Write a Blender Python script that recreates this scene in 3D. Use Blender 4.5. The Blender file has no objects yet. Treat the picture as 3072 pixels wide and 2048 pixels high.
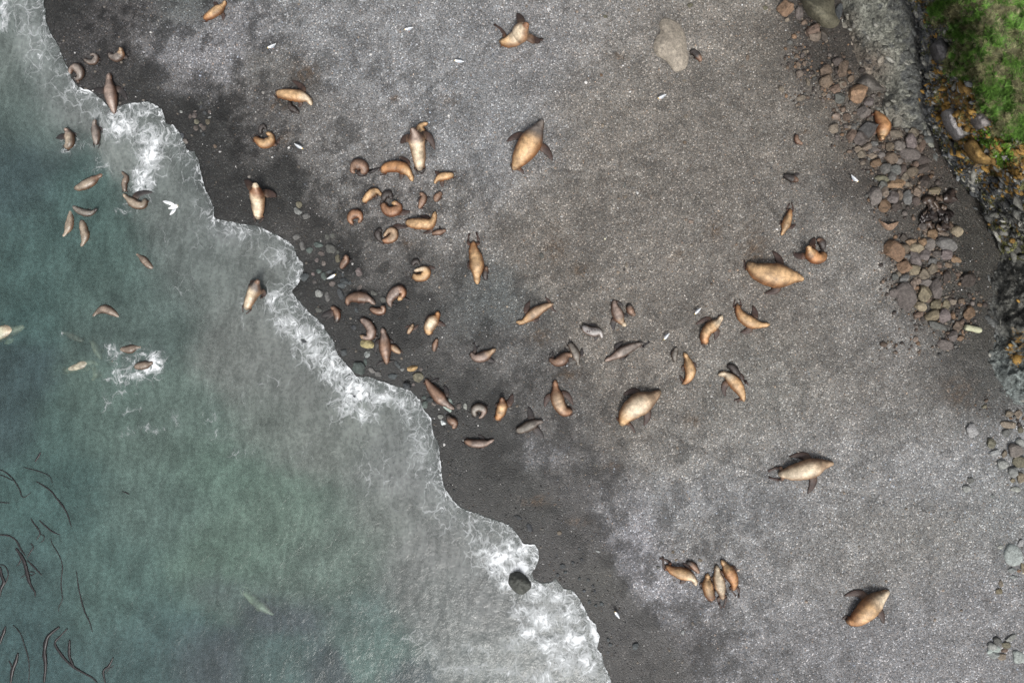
import bpy, bmesh, math, random
import numpy as np
from mathutils import Vector
from mathutils.bvhtree import BVHTree

random.seed(7)
rng = np.random.default_rng(7)
scene = bpy.context.scene
col = scene.collection

# ------------------------------------------------------------------ camera, sky, sun, exposure
CAM_H = 34.0                       # drone height above the sea, metres
S = 3072.0 / 51.0                  # photo pixels per metre at sea level
cam_data = bpy.data.cameras.new("drone_camera")
cam_data.sensor_width = 36.0
cam_data.lens = 24.0
cam_data.clip_start = 0.5
cam_data.clip_end = 3000.0
cam = bpy.data.objects.new("drone_camera", cam_data)
cam.location = (0.0, 0.0, CAM_H)
cam.rotation_euler = (0.0, 0.0, 0.0)
col.objects.link(cam)
scene.camera = cam

SUN_EL, SUN_AZ = math.radians(54), math.radians(174)   # azimuth from +Y, clockwise: light from the foot of the picture
world = bpy.data.worlds.new("World")
scene.world = world
world.use_nodes = True
wn, wl = world.node_tree.nodes, world.node_tree.links
wn.clear()
sky = wn.new("ShaderNodeTexSky")
sky.sky_type = 'NISHITA'
sky.sun_disc = False
sky.sun_elevation = SUN_EL
sky.sun_rotation = SUN_AZ
sky.air_density = 1.0
sky.dust_density = 4.0
sky.ozone_density = 1.0
hsv = wn.new("ShaderNodeHueSaturation")
hsv.inputs['Saturation'].default_value = 0.20          # overcast: nearly white cloud light
bg = wn.new("ShaderNodeBackground")
bg.inputs['Strength'].default_value = 0.10
wo = wn.new("ShaderNodeOutputWorld")
wl.new(sky.outputs[0], hsv.inputs['Color'])
wl.new(hsv.outputs[0], bg.inputs['Color'])
wl.new(bg.outputs[0], wo.inputs['Surface'])

sun_data = bpy.data.lights.new("sun", 'SUN')
sun_data.energy = 1.7
sun_data.angle = math.radians(17)
sun_data.color = (1.0, 0.97, 0.92)
sun = bpy.data.objects.new("sun", sun_data)
sd_ = Vector((math.sin(SUN_AZ) * math.cos(SUN_EL), math.cos(SUN_AZ) * math.cos(SUN_EL), math.sin(SUN_EL)))
sun.rotation_euler = (-sd_).to_track_quat('-Z', 'Y').to_euler()
sun.location = sd_ * 60
col.objects.link(sun)

scene.view_settings.view_transform = 'Standard'
scene.view_settings.look = 'None'
scene.view_settings.exposure = 0.75
scene.view_settings.gamma = 1.0
scene.view_settings.use_curve_mapping = False
scene.cycles.transparent_max_bounces = 12
scene.cycles.max_bounces = 6

# ------------------------------------------------------------------ helpers
def W(px, py, z=0.0):
    """ground position seen at photo pixel (px, py) for a point at height z"""
    k = (CAM_H - z) / CAM_H / S
    return (px - 1536.0) * k, (1024.0 - py) * k

TO = {i: ((i % 4) * 768.0, (i // 4) * 512.0) for i in range(16)}
def TP(t, x, y):
    """survey sheet coordinates -> photo pixels; a sheet is a tile number or (origin x, origin y, scale)"""
    if isinstance(t, int):
        return TO[t][0] + x / 3.0625, TO[t][1] + y / 3.0625
    return t[0] + x / t[2], t[1] + y / t[2]
FULL = (0.0, 0.0, 2352.0 / 3072.0)

def hash2(ix, iy, seed):
    n = (ix.astype(np.int64) * 374761393 + iy.astype(np.int64) * 668265263 + seed * 974634777) & 0x7fffffff
    n = ((n ^ (n >> 13)) * 1274126177) & 0x7fffffff
    n = ((n ^ (n >> 15)) * 1911520717) & 0x7fffffff
    return ((n ^ (n >> 16)) & 0xffff) / 65535.0

def vnoise(x, y, seed=0):
    ix, iy = np.floor(x), np.floor(y)
    fx, fy = x - ix, y - iy
    fx = fx * fx * fx * (fx * (fx * 6 - 15) + 10); fy = fy * fy * fy * (fy * (fy * 6 - 15) + 10)
    a = hash2(ix, iy, seed); b = hash2(ix + 1, iy, seed)
    c = hash2(ix, iy + 1, seed); d = hash2(ix + 1, iy + 1, seed)
    return (a + (b - a) * fx) * (1 - fy) + (c + (d - c) * fx) * fy

def fbm(x, y, octv=4, seed=0, gain=0.5):
    v = 0; amp = 1.0; tot = 0
    for o in range(octv):
        ang = 0.6 * o
        xr = x * math.cos(ang) - y * math.sin(ang); yr = x * math.sin(ang) + y * math.cos(ang)
        v = v + amp * vnoise(xr, yr, seed + o * 17)
        tot += amp; amp *= gain; x = x * 2.03; y = y * 2.03
    return v / tot            # 0..1, mean .5

def worley(x, y, seed=0):
    ix, iy = np.floor(x), np.floor(y)
    f1 = np.full(x.shape, 9.0); f2 = np.full(x.shape, 9.0); idv = np.zeros(x.shape)
    for ox in (-1, 0, 1):
        for oy in (-1, 0, 1):
            cx, cy = ix + ox, iy + oy
            jx = cx + hash2(cx, cy, seed); jy = cy + hash2(cx, cy, seed + 5)
            d = np.hypot(x - jx, y - jy)
            h = hash2(cx, cy, seed + 11)
            closer = d < f1
            f2 = np.where(closer, f1, np.minimum(f2, d))
            idv = np.where(closer, h, idv)
            f1 = np.minimum(f1, d)
    return f1, f2, idv

def sm(x, a, b):
    t = np.clip((x - a) / (b - a), 0, 1)
    return t * t * (3 - 2 * t)

def seg_dist(x, y, poly):
    best = np.full(x.shape, 1e9)
    for (ax, ay), (bx, by) in zip(poly[:-1], poly[1:]):
        dx, dy = bx - ax, by - ay
        t = np.clip(((x - ax) * dx + (y - ay) * dy) / (dx * dx + dy * dy + 1e-12), 0, 1)
        best = np.minimum(best, (x - ax - t * dx) ** 2 + (y - ay - t * dy) ** 2)
    return np.sqrt(best)

def inside(x, y, poly):
    res = np.zeros(x.shape, bool)
    n = len(poly)
    for i in range(n):
        ax, ay = poly[i]; bx, by = poly[(i + 1) % n]
        if ay == by: continue
        cond = ((ay > y) != (by > y)) & (x < (bx - ax) * (y - ay) / (by - ay) + ax)
        res ^= cond
    return res

def mesh_from(name, verts, faces, mat, parent=None, smooth=True, colors=None, attrs=None, normals_fix=False):
    me = bpy.data.meshes.new(name)
    me.from_pydata([tuple(v) for v in verts], [], [tuple(f) for f in faces])
    if normals_fix:
        bm = bmesh.new(); bm.from_mesh(me)
        bmesh.ops.recalc_face_normals(bm, faces=bm.faces)
        bm.to_mesh(me); bm.free()
    fin_mesh(me, mat, smooth, colors, attrs)
    o = bpy.data.objects.new(name, me)
    col.objects.link(o)
    if parent: o.parent = parent
    return o

def fin_mesh(me, mat, smooth=True, colors=None, attrs=None):
    if mat: me.materials.append(mat)
    if smooth: me.polygons.foreach_set('use_smooth', np.ones(len(me.polygons), bool))
    if colors is not None:
        ca = me.color_attributes.new('col', 'FLOAT_COLOR', 'POINT')
        c = np.ones((len(me.vertices), 4), np.float32); c[:, :3] = colors
        ca.data.foreach_set('color', c.ravel())
    for k, v in (attrs or {}).items():
        a = me.attributes.new(k, 'FLOAT', 'POINT')
        a.data.foreach_set('value', np.asarray(v, np.float32))
    me.update()

def np_mesh(name, V, F, mat, smooth=True, colors=None, attrs=None):
    """V (n,3), F (m,k) with k 3 or 4, fast path"""
    me = bpy.data.meshes.new(name)
    n, m, k = len(V), len(F), F.shape[1]
    me.vertices.add(n); me.vertices.foreach_set('co', np.asarray(V, np.float32).ravel())
    me.loops.add(m * k); me.loops.foreach_set('vertex_index', np.asarray(F, np.int32).ravel())
    me.polygons.add(m)
    me.polygons.foreach_set('loop_start', np.arange(0, m * k, k, dtype=np.int32))
    me.polygons.foreach_set('loop_total', np.full(m, k, np.int32))
    me.update(calc_edges=True)
    fin_mesh(me, mat, smooth, colors, attrs)
    o = bpy.data.objects.new(name, me)
    col.objects.link(o)
    return o

def grid_faces(nx, ny, keep=None):
    idx = np.arange(nx * ny).reshape(ny, nx)
    F = np.stack([idx[:-1, :-1], idx[:-1, 1:], idx[1:, 1:], idx[1:, :-1]], -1).reshape(-1, 4)
    if keep is not None: F = F[keep[F].all(1)]
    return F

def compact(V, F, *arrs):
    used = np.unique(F)
    remap = -np.ones(len(V), np.int64); remap[used] = np.arange(len(used))
    return [V[used], remap[F]] + [a[used] for a in arrs]

def tag(o, label=None, cat=None, group=None, kind=None):
    if label: o['label'] = label
    if cat: o['category'] = cat
    if group: o['group'] = group
    if kind: o['kind'] = kind
    return o

# ------------------------------------------------------------------ materials
class NT:
    def __init__(self, name):
        self.m = bpy.data.materials.new(name); self.m.use_nodes = True
        self.t = self.m.node_tree; self.t.nodes.clear()
        self.out = self.n('ShaderNodeOutputMaterial')
    def n(self, typ, **kw):
        nd = self.t.nodes.new(typ)
        for k, v in kw.items():
            if k.startswith('_'): setattr(nd, k[1:], v)
            else: self.set(nd.inputs[k.replace('__', ' ')], v)
        return nd
    def set(self, sock, v):
        if isinstance(v, bpy.types.NodeSocket): self.t.links.new(v, sock)
        else: sock.default_value = v
    def attr(self, name): return self.n('ShaderNodeAttribute', _attribute_name=name)
    def math(self, op, a, b=0.0, c=0.0, clamp=False):
        nd = self.n('ShaderNodeMath', _operation=op, _use_clamp=clamp)
        for i, v in enumerate((a, b, c)): self.set(nd.inputs[i], v)
        return nd.outputs[0]
    def mrange(self, v, a, b, c=0.0, d=1.0, smooth=True):
        nd = self.n('ShaderNodeMapRange', _interpolation_type='SMOOTHSTEP' if smooth else 'LINEAR')
        for i, x in enumerate((v, a, b, c, d)): self.set(nd.inputs[i], x)
        return nd.outputs[0]
    def mix(self, f, a, b, blend='MIX'):
        nd = self.n('ShaderNodeMix', _data_type='RGBA', _blend_type=blend)
        self.set(nd.inputs[0], f); self.set(nd.inputs[6], a); self.set(nd.inputs[7], b)
        return nd.outputs[2]
    def pos(self, scale=(1, 1, 1), rot=(0, 0, 0), obj=False):
        src = self.n('ShaderNodeTexCoord').outputs['Object'] if obj else self.n('ShaderNodeNewGeometry').outputs['Position']
        mp = self.n('ShaderNodeMapping'); self.set(mp.inputs[0], src)
        mp.inputs['Scale'].default_value = scale; mp.inputs['Rotation'].default_value = rot
        return mp.outputs[0]
    flat = False                     # flat sheets need only two-dimensional textures
    def noise(self, vec, scale, detail=3.0, rough=0.55, dist=0.0):
        nd = self.n('ShaderNodeTexNoise', _noise_dimensions='2D' if self.flat else '3D', Vector=vec, Scale=scale, Detail=detail, Roughness=rough, Distortion=dist)
        return nd.outputs[0]
    def vor(self, vec, scale, feature='F1', rnd=1.0):
        nd = self.n('ShaderNodeTexVoronoi', _voronoi_dimensions='2D' if self.flat else '3D', _feature=feature, Vector=vec, Scale=scale, Randomness=rnd)
        return nd
    def bump(self, h, strength=0.5, dist=0.02):
        return self.n('ShaderNodeBump', Height=h, Strength=strength, Distance=dist).outputs[0]
    def pbsdf(self, color, rough=0.7, normal=None, spec=0.5, alpha=None):
        p = self.n('ShaderNodeBsdfPrincipled')
        self.set(p.inputs['Base Color'], color); self.set(p.inputs['Roughness'], rough)
        self.set(p.inputs['Specular IOR Level'], spec)
        if normal is not None: self.set(p.inputs['Normal'], normal)
        if alpha is not None: self.set(p.inputs['Alpha'], alpha)
        return p
    def done(self, sh):
        self.t.links.new(sh.outputs[0] if hasattr(sh, 'outputs') else sh, self.out.inputs['Surface'])
        return self.m

def mat_gravel():
    t = NT('gravel_beach'); t.flat = True
    p = t.pos()
    base = t.attr('col').outputs['Color']
    wet = t.attr('wet').outputs['Fac']
    v1 = t.vor(p, 17.0); v3 = t.vor(p, 40.0)
    def chan(v):
        s = t.n('ShaderNodeSeparateColor'); t.set(s.inputs[0], v.outputs['Color']); return s.outputs
    c1, c3 = chan(v1), chan(v3)
    # pebble tone: most cells mid, some dark, a few nearly white
    tone = t.math('ADD', t.math('MULTIPLY', c1[0], 0.62), t.math('MULTIPLY', c3[0], 0.55))
    tone = t.math('ADD', tone, 0.32)
    bright = t.math('MULTIPLY', t.mrange(c1[1], 0.89, 1.0), 1.5)
    tone = t.math('ADD', tone, bright)
    gap = t.mrange(v1.outputs['Distance'], 0.42, 0.8, 1.0, 0.5)
    tone = t.math('MULTIPLY', tone, gap)
    colr = t.mix(1.0, base, tone, 'MULTIPLY')
    hue = t.mix(t.math('MULTIPLY', c1[2], 0.42), colr, t.mix(1.0, colr, (1.20, 0.97, 0.80, 1), 'MULTIPLY'))
    hue = t.mix(t.math('MULTIPLY', c3[2], 0.4), hue, t.mix(1.0, hue, (0.86, 0.97, 1.14, 1), 'MULTIPLY'))
    b = t.bump(t.math('MULTIPLY', v1.outputs['Distance'], -1.0), 0.5, 0.03)
    rough = t.mrange(wet, 0.0, 1.0, 0.85, 0.5)
    return t.done(t.pbsdf(hue, rough, b, 0.35))

def mat_rock(name='rock_stone', scale=1.0):
    t = NT(name)
    p = t.pos(obj=False)
    base = t.attr('col').outputs['Color']
    n1 = t.noise(p, 7.0, 6.0, 0.72, 0.3)
    n2 = t.noise(p, 34.0, 4.0, 0.75)
    f = t.math('MULTIPLY', t.mrange(n1, 0.25, 0.75, 0.55, 1.40), t.mrange(n2, 0.22, 0.78, 0.55, 1.40))
    c = t.mix(1.0, base, f, 'MULTIPLY')
    spots = t.mrange(t.noise(p, 46.0, 2.0), 0.66, 0.72)
    c = t.mix(t.math('MULTIPLY', spots, 0.35), c, (0.36, 0.33, 0.28, 1))
    return t.done(t.pbsdf(c, 0.72, t.bump(n1, 0.9, 0.07), 0.35))

def mat_cliff():
    t = NT('cliff_rock')
    p = t.pos()
    base = t.attr('col').outputs['Color']
    pale = t.attr('pale').outputs['Fac']
    n1 = t.noise(p, 1.9, 7.0, 0.76, 0.5)
    n2 = t.noise(p, 8.0, 5.0, 0.80)
    f = t.math('MULTIPLY', t.mrange(n1, 0.28, 0.72, 0.42, 1.6), t.mrange(n2, 0.30, 0.70, 0.25, 1.75))
    c = t.mix(1.0, base, f, 'MULTIPLY')
    # grey-white crust lichen, then orange lichen in streaks along the beds
    ps = t.noise(p, 4.5, 5.0, 0.8)
    pm = t.mrange(t.math('ADD', ps, t.math('MULTIPLY', pale, 0.16)), 0.66, 0.74)
    c = t.mix(t.math('MULTIPLY', pm, t.math('MULTIPLY', pale, 0.8)), c, t.mix(n2, (0.10, 0.10, 0.09, 1), (0.40, 0.385, 0.35, 1)))
    li = t.attr('lichen').outputs['Fac']
    st = t.noise(t.pos((1.1, 4.6, 3.0), (0, 0, math.radians(-48))), 1.3, 6.0, 0.72, 0.5)
    lm = t.mrange(t.math('ADD', st, t.math('MULTIPLY', li, 0.30)), 0.68, 0.76)
    lm = t.math('MULTIPLY', t.math('MULTIPLY', lm, t.mrange(li, 0.05, 0.3)), t.mrange(n2, 0.34, 0.56))
    c = t.mix(lm, c, t.mix(n2, (0.13, 0.062, 0.012, 1), (0.34, 0.20, 0.045, 1)))
    sp = t.mrange(t.vor(p, 8.0).outputs['Distance'], 0.11, 0.05)
    c = t.mix(t.math('MULTIPLY', sp, t.math('MULTIPLY', pale, 0.6)), c, (0.55, 0.55, 0.52, 1))
    h = t.math('ADD', n1, t.math('MULTIPLY', n2, 0.45))
    return t.done(t.pbsdf(c, 0.7, t.bump(h, 1.0, 0.12), 0.3))

def mat_simple(name, rough=0.75, var=0.35, scale=12.0, spec=0.35, bump=0.0):
    """colour attribute x gentle procedural mottling"""
    t = NT(name)
    p = t.pos()
    n = t.noise(p, scale, 4.0, 0.6)
    c = t.mix(1.0, t.attr('col').outputs['Color'], t.mrange(n, 0.25, 0.75, 1 - var, 1 + var), 'MULTIPLY')
    nb = t.bump(n, bump, 0.02) if bump else None
    return t.done(t.pbsdf(c, rough, nb, spec))

def mat_fur():
    t = NT('sea_lion_fur')
    p = t.pos()
    base = t.attr('col').outputs['Color']
    wet = t.attr('wet').outputs['Fac']
    n1 = t.noise(p, 4.5, 5.0, 0.65, 0.3)
    n2 = t.noise(p, 30.0, 3.0, 0.6)
    c = t.mix(1.0, base, t.math('MULTIPLY', t.mrange(n1, 0.25, 0.75, 0.62, 1.30), t.mrange(n2, 0.2, 0.8, 0.74, 1.2)), 'MULTIPLY')
    scar = t.mrange(t.vor(p, 5.5).outputs['Distance'], 0.085, 0.05)
    c = t.mix(t.math('MULTIPLY', scar, 0.55), c, (0.05, 0.03, 0.02, 1))
    h = t.math('ADD', t.math('MULTIPLY', n1, 1.0), t.math('MULTIPLY', n2, 0.25))
    rough = t.mrange(wet, 0, 1, 0.60, 0.34)
    return t.done(t.pbsdf(c, rough, t.bump(h, 0.5, 0.04), 0.5))

def mat_sea():
    t = NT('sea_water'); t.flat = True
    p = t.pos()
    base = t.attr('col').outputs['Color']
    foam = t.attr('foam').outputs['Fac']
    clear = t.attr('clear').outputs['Fac']
    def warp(v, scale, amt, detail):
        w = t.n('ShaderNodeTexNoise', _noise_dimensions='2D', Vector=v, Scale=scale, Detail=detail, Roughness=0.6)
        o = t.n('ShaderNodeVectorMath', _operation='SCALE'); t.set(o.inputs[0], w.outputs['Color']); o.inputs['Scale'].default_value = amt
        a = t.n('ShaderNodeVectorMath', _operation='ADD'); t.set(a.inputs[0], v); t.set(a.inputs[1], o.outputs[0])
        return a.outputs[0]
    pw = warp(p, 0.9, 1.5, 3.0)              # slow swirls
    pf = warp(warp(p, 0.8, 0.9, 2.0), 3.0, 0.30, 3.0)            # small curls
    # drifting silt; soft streaks along the wash paint ripple reflections into the colour
    ps = warp(p, 0.22, 1.6, 1.0)
    mp = t.n('ShaderNodeMapping'); t.set(mp.inputs[0], ps); mp.inputs['Scale'].default_value = (1.9, 0.65, 1); mp.inputs['Rotation'].default_value = (0, 0, math.radians(28))
    streak = t.noise(mp.outputs[0], 1.3, 5.0, 0.58)
    soft = t.noise(ps, 0.55, 3.0, 0.5)
    fine = t.noise(p, 5.5, 3.0, 0.62)
    body = t.mix(1.0, base, t.math('MULTIPLY', t.mrange(streak, 0.25, 0.75, 0.80, 1.22), t.math('MULTIPLY', t.mrange(soft, 0.25, 0.75, 0.82, 1.2), t.mrange(fine, 0.25, 0.75, 0.80, 1.22))), 'MULTIPLY')
    # foam: thin lace of strands that thickens into bubbly mats
    mpf = t.n('ShaderNodeMapping'); t.set(mpf.inputs[0], pf); mpf.inputs['Scale'].default_value = (1.25, 0.8, 1); mpf.inputs['Rotation'].default_value = (0, 0, math.radians(-32))
    pl = mpf.outputs[0]
    e1 = t.vor(pl, 1.25, 'DISTANCE_TO_EDGE').outputs['Distance']
    e2 = t.vor(pl, 3.3, 'DISTANCE_TO_EDGE').outputs['Distance']
    n3 = t.noise(pf, 3.0, 5.0, 0.72)
    rid = t.math('ABSOLUTE', t.math('SUBTRACT', n3, 0.5))
    wid = t.mrange(foam, 0.1, 1.0, 0.35, 1.7, False)                    # strands widen where there is more foam
    l1 = t.mrange(t.math('DIVIDE', e1, wid), 0.015, 0.085, 1.0, 0.0)
    l2 = t.mrange(t.math('DIVIDE', e2, wid), 0.03, 0.17, 1.0, 0.0)
    l3 = t.mrange(t.math('DIVIDE', rid, wid), 0.006, 0.035, 1.0, 0.0)
    gate = t.noise(pw, 1.3, 4.0, 0.65)
    g1 = t.mrange(t.math('ADD', t.math('MULTIPLY', foam, 1.1), gate), 0.62, 0.98)
    g2 = t.mrange(t.math('ADD', t.math('MULTIPLY', foam, 1.0), t.math('MULTIPLY', n3, 1.0)), 0.78, 1.15)
    lace = t.math('MAXIMUM', t.math('MULTIPLY', t.math('MULTIPLY', l1, g1), 0.7), t.math('MULTIPLY', t.math('MAXIMUM', l2, l3), g2))
    mat = t.mrange(t.math('ADD', foam, t.math('MULTIPLY', t.math('SUBTRACT', n3, 0.5), 1.7)), 0.50, 1.0)
    fm = t.math('MAXIMUM', t.math('MULTIPLY', lace, t.mrange(n3, 0.2, 0.8, 0.55, 1.0)), mat)
    fm = t.math('MULTIPLY', fm, t.mrange(foam, 0.04, 0.26))
    aer = t.math('MULTIPLY', t.math('POWER', foam, 1.6), 0.50)
    body = t.mix(t.math('MULTIPLY', aer, t.mrange(streak, 0.25, 0.75, 0.6, 1.25)), body, (0.30, 0.34, 0.345, 1))
    c = t.mix(fm, body, (0.62, 0.64, 0.66, 1))
    rough = t.mrange(fm, 0, 1, 0.22, 0.8)
    nb = t.bump(t.noise(pw, 5.0, 3.0, 0.6), 0.4, 0.04)
    alpha = t.math('MAXIMUM', t.math('MAXIMUM', fm, aer), t.math('SUBTRACT', 1.0, clear), clamp=True)
    diff = t.pbsdf(c, rough, nb, 0.3)
    # clear part: transmits what lies below
    tr = t.n('ShaderNodeBsdfTransparent'); tr.inputs[0].default_value = (0.80, 0.90, 0.88, 1)
    mm = t.n('ShaderNodeMixShader'); t.set(mm.inputs[0], alpha); t.set(mm.inputs[1], tr.outputs[0]); t.set(mm.inputs[2], diff.outputs[0])
    return t.done(mm)

M_GRAVEL, M_ROCK, M_CLIFF, M_FUR, M_SEA = mat_gravel(), mat_rock(), mat_cliff(), mat_fur(), mat_sea()
M_PEBBLE = mat_simple('pebble_stone', 0.75, 0.2, 30.0)
M_GRASS = mat_simple('grass_blades', 0.7, 0.25, 3.0)
M_FEATHER = mat_simple('gull_feathers', 0.7, 0.08, 20.0)
M_KELP = mat_simple('kelp_frond', 0.4, 0.35, 14.0, 0.5)
M_BRAND = mat_simple('burnt_brand', 0.8, 0.2, 40.0)
M_WOOD = mat_simple('pale_wood', 0.8, 0.25, 18.0, 0.3, 0.4)
# ------------------------------------------------------------------ shoreline and ground height
def px_poly(items):
    out = []
    for t, pts in items:
        for x, y in pts:
            out.append(TP(t, x, y))
    return out
SHORE_PX = px_poly([
    (0, [(-2600, -9000), (60, -1600), (330, -500), (385, -180), (405, 0), (425, 100), (430, 200), (480, 320), (560, 480), (610, 600), (650, 710), (730, 800),
         (850, 850), (950, 930), (1010, 1005), (1100, 985), (1250, 950), (1350, 933), (1430, 955), (1485, 1010), (1515, 1080), (1518, 1135),
         (1590, 1150), (1650, 1210), (1700, 1310), (1720, 1370), (1790, 1400), (1835, 1480), (1842, 1560)]),
    (4, [(1870, 100), (1910, 200), (1962, 310), (1975, 430), (2100, 470), (2250, 500)]),
    (5, [(0, 500), (80, 545), (180, 590), (270, 640), (340, 700), (365, 760), (395, 815), (438, 850), (430, 960), (385, 1050), (322, 1110), (360, 1150),
         (470, 1280), (560, 1360), (620, 1420), (680, 1520)]),
    (9, [(715, 10), (760, 130), (840, 220), (920, 320), (1040, 325), (1180, 372), (1300, 420), (1410, 440), (1490, 510), (1545, 620), (1612, 720),
         (1640, 850), (1682, 960), (1692, 1100), (1700, 1200), (1730, 1320), (1765, 1400), (1835, 1480), (1940, 1550)]),
    (13, [(2150, 60)]),
    (14, [(0, 140), (60, 220), (110, 290), (200, 288), (240, 330), (252, 420), (225, 500), (180, 560), (195, 615), (280, 655), (350, 640), (400, 603), (440, 650),
          (470, 700), (560, 722), (600, 770), (650, 850), (700, 960), (772, 1030), (785, 1100), (803, 1140), (778, 1240), (830, 1310), (850, 1400),
          (890, 1500), (910, 1568), (960, 1720), (1080, 2000), (1600, 3200), (6000, 12000)])])
SHORE = [W(*p) for p in SHORE_PX]
SEA_POLY = SHORE + [(60, -400), (-900, -400), (-900, 400), (-60, 400)]

def shore_sd(x, y):
    """signed distance to the waterline, positive on land"""
    wx = x + 0.16 * (fbm(x * 2.1, y * 2.1, 4, 31) - 0.5) + 0.07 * (fbm(x * 9, y * 9, 3, 37) - 0.5)
    wy = y + 0.16 * (fbm(x * 2.1, y * 2.1, 4, 53) - 0.5) + 0.07 * (fbm(x * 9, y * 9, 3, 59) - 0.5)
    d = seg_dist(wx, wy, SHORE)
    return np.where(inside(wx, wy, SEA_POLY), -d, d)

def ground_z(x, y, sd=None):
    if sd is None: sd = shore_sd(x, y)
    land = 1.5 * (1 - np.exp(-np.maximum(sd, 0) * 0.05 / 1.5))
    rel = 0.10 * (fbm(x * 0.35, y * 0.35, 4, 71) - 0.5) + 0.035 * (fbm(x * 1.6, y * 1.6, 4, 73) - 0.5)
    land = land + rel * sm(sd, 0.2, 3.0)
    dep = np.maximum(-sd, 0)
    sea = -(0.12 * dep + 0.02) - 0.25 * sm(dep, 3, 14)
    return np.where(sd >= 0, land, np.maximum(sea, -3.2))

# ------------------------------------------------------------------ cliff lines (photo pixels)
def fp(pts): return [(x * 3072 / 2352, y * 3072 / 2352) for x, y in pts]
def t_(t, pts): return [TP(t, x, y) for x, y in pts]
BASE_PX = fp([(1900, -1500), (1915, -60)]) + t_(3, [(640, 0), (690, 200), (740, 380), (765, 500), (795, 605), (870, 665), (960, 700), (1060, 810), (1030, 900), (1005, 1000),
          (1090, 1130), (1250, 1205), (1400, 1215), (1480, 1350), (1560, 1480)]) + t_(7, [(1690, 60), (1760, 180), (1880, 300), (1980, 560), (2040, 660), (2085, 800),
          (2015, 950), (1995, 1100), (2015, 1300), (2060, 1500)]) + t_(11, [(1985, 200), (2060, 360), (2140, 500), (2200, 590), (2400, 640), (3200, 900), (9000, 2400)])
CRACK_PX = fp([(2030, -1500), (2048, -60)]) + t_(3, [(1250, 0), (1330, 130), (1380, 260), (1370, 400), (1400, 560), (1425, 700), (1405, 900), (1450, 1100), (1540, 1290),
          (1640, 1480)]) + t_(7, [(1735, 110), (1840, 200), (1930, 330), (2010, 560), (2075, 670), (2120, 800), (2060, 950), (2045, 1100), (2065, 1300), (2105, 1500)]) + \
          t_(11, [(2060, 200), (2120, 360), (2200, 480), (2420, 590), (3200, 840), (9000, 2300)])
EDGE_PX = fp([(2080, -1500), (2085, -60)]) + t_(3, [(1420, 0), (1390, 120), (1440, 240), (1560, 330), (1540, 560), (1610, 700), (1720, 800), (1860, 960), (1960, 1150), (2030, 1260), (2130, 1330), (2250, 1380), (2400, 1420), (4000, 1500), (9000, 2000)])
def to_m(pl): return [((x - 1536) / S, (1024 - y) / S) for x, y in pl]
BASE, CRACK, EDGE = to_m(BASE_PX), to_m(CRACK_PX), to_m(EDGE_PX)
FAR = (400, 400)
def right_sd(u, v, line):
    poly = line + [(500, line[-1][1]), (500, line[0][1])]
    d = seg_dist(u, v, line)
    return np.where(inside(u, v, poly), d, -d)

def cliff_fields(u, v):
    """u, v: photo pixels in sea-level metres.  Returns height above the beach and masks."""
    wu = u + 0.35 * (fbm(u * 1.3, v * 1.3, 4, 131) - 0.5); wv = v + 0.35 * (fbm(u * 1.3, v * 1.3, 4, 151) - 0.5)
    dc, dd, de = right_sd(wu, wv, BASE), right_sd(wu, wv, CRACK), right_sd(wu, wv, EDGE)
    f1, f2, idc = worley(wu * 0.62 + wv * 0.25, wv * 0.75 - wu * 0.35, 17)
    g1, g2, idg = worley(wu * 1.7 + wv * .5, wv * 1.9 - wu * .6, 29)
    k1, k2, idk = worley(wu * 4.1 + 7, wv * 4.1, 43)
    strata = fbm((wu * 0.74 + wv * 0.67) * 2.6, (wv * 0.74 - wu * 0.67) * 0.5, 5, 91)
    rough = 0.70 * (idc - 0.5) * sm(f2 - f1, 0.0, 0.25) + 0.42 * (idg - 0.5) * sm(g2 - g1, 0, 0.22) + 0.16 * (idk - .5) * sm(k2 - k1, 0, .25) + 0.75 * (strata - 0.5)
    low = sm(v, 6.5, 3.0)                                   # the lower half is a plain leaning wall
    z = (0.62 - .3 * low) * sm(dc, 0.0, 0.9 + .5 * low) + 0.14 * np.maximum(dc, 0) * sm(dc, 0, 1)
    z = z + (2.9 - 1.3 * low) * sm(dd, 0.0, 3.4 + 1.2 * low) - (0.35 - .35 * low) * np.exp(-(dd / 0.16) ** 2)
    z = z + 1.1 * sm(de, -0.3, 3.0)
    z = z + rough * sm(dd, -0.1, 0.9) * (1 - 0.75 * sm(de, 0.2, 1.2)) * (1 - 0.25 * low)
    z = z + 0.30 * (fbm(u * 0.9, v * 0.9, 6, 201, .58) - 0.5) * sm(dc, 0, 0.8) + .05 * (idk - .5) * sm(dc, .3, .9)
    hum = fbm(u * 0.9, v * 0.9, 4, 211) - 0.5
    z = z + 0.7 * hum * sm(de, 0.3, 2.0)
    rag = 2.0 * (fbm(u * 1.1, v * 1.1, 5, 221, .6) - 0.5)
    grass = sm(de - .45 + rag, -0.25, 0.15)
    return z, dc, dd, de, grass, f2 - f1, g2 - g1, strata

SURF = {}
def surface_at(px, py, it=2):
    key = (round(px), round(py))
    if key not in SURF: SURF[key] = surface_raw(px, py, it)
    return SURF[key]
def surface_raw(px, py, it):
    """height of beach or cliff under a photo pixel"""
    z = np.zeros(1)
    u, v = np.array([(px - 1536) / S]), np.array([(1024 - py) / S])
    cz = cliff_fields(u, v) if px > 2400 else (0, [-1])
    for _ in range(it):
        x, y = W(px, py, z[0])
        z = ground_z(np.array([x]), np.array([y]))
        if cz[1][0] > 0: z = z + cz[0]
    return float(z[0])

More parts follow.
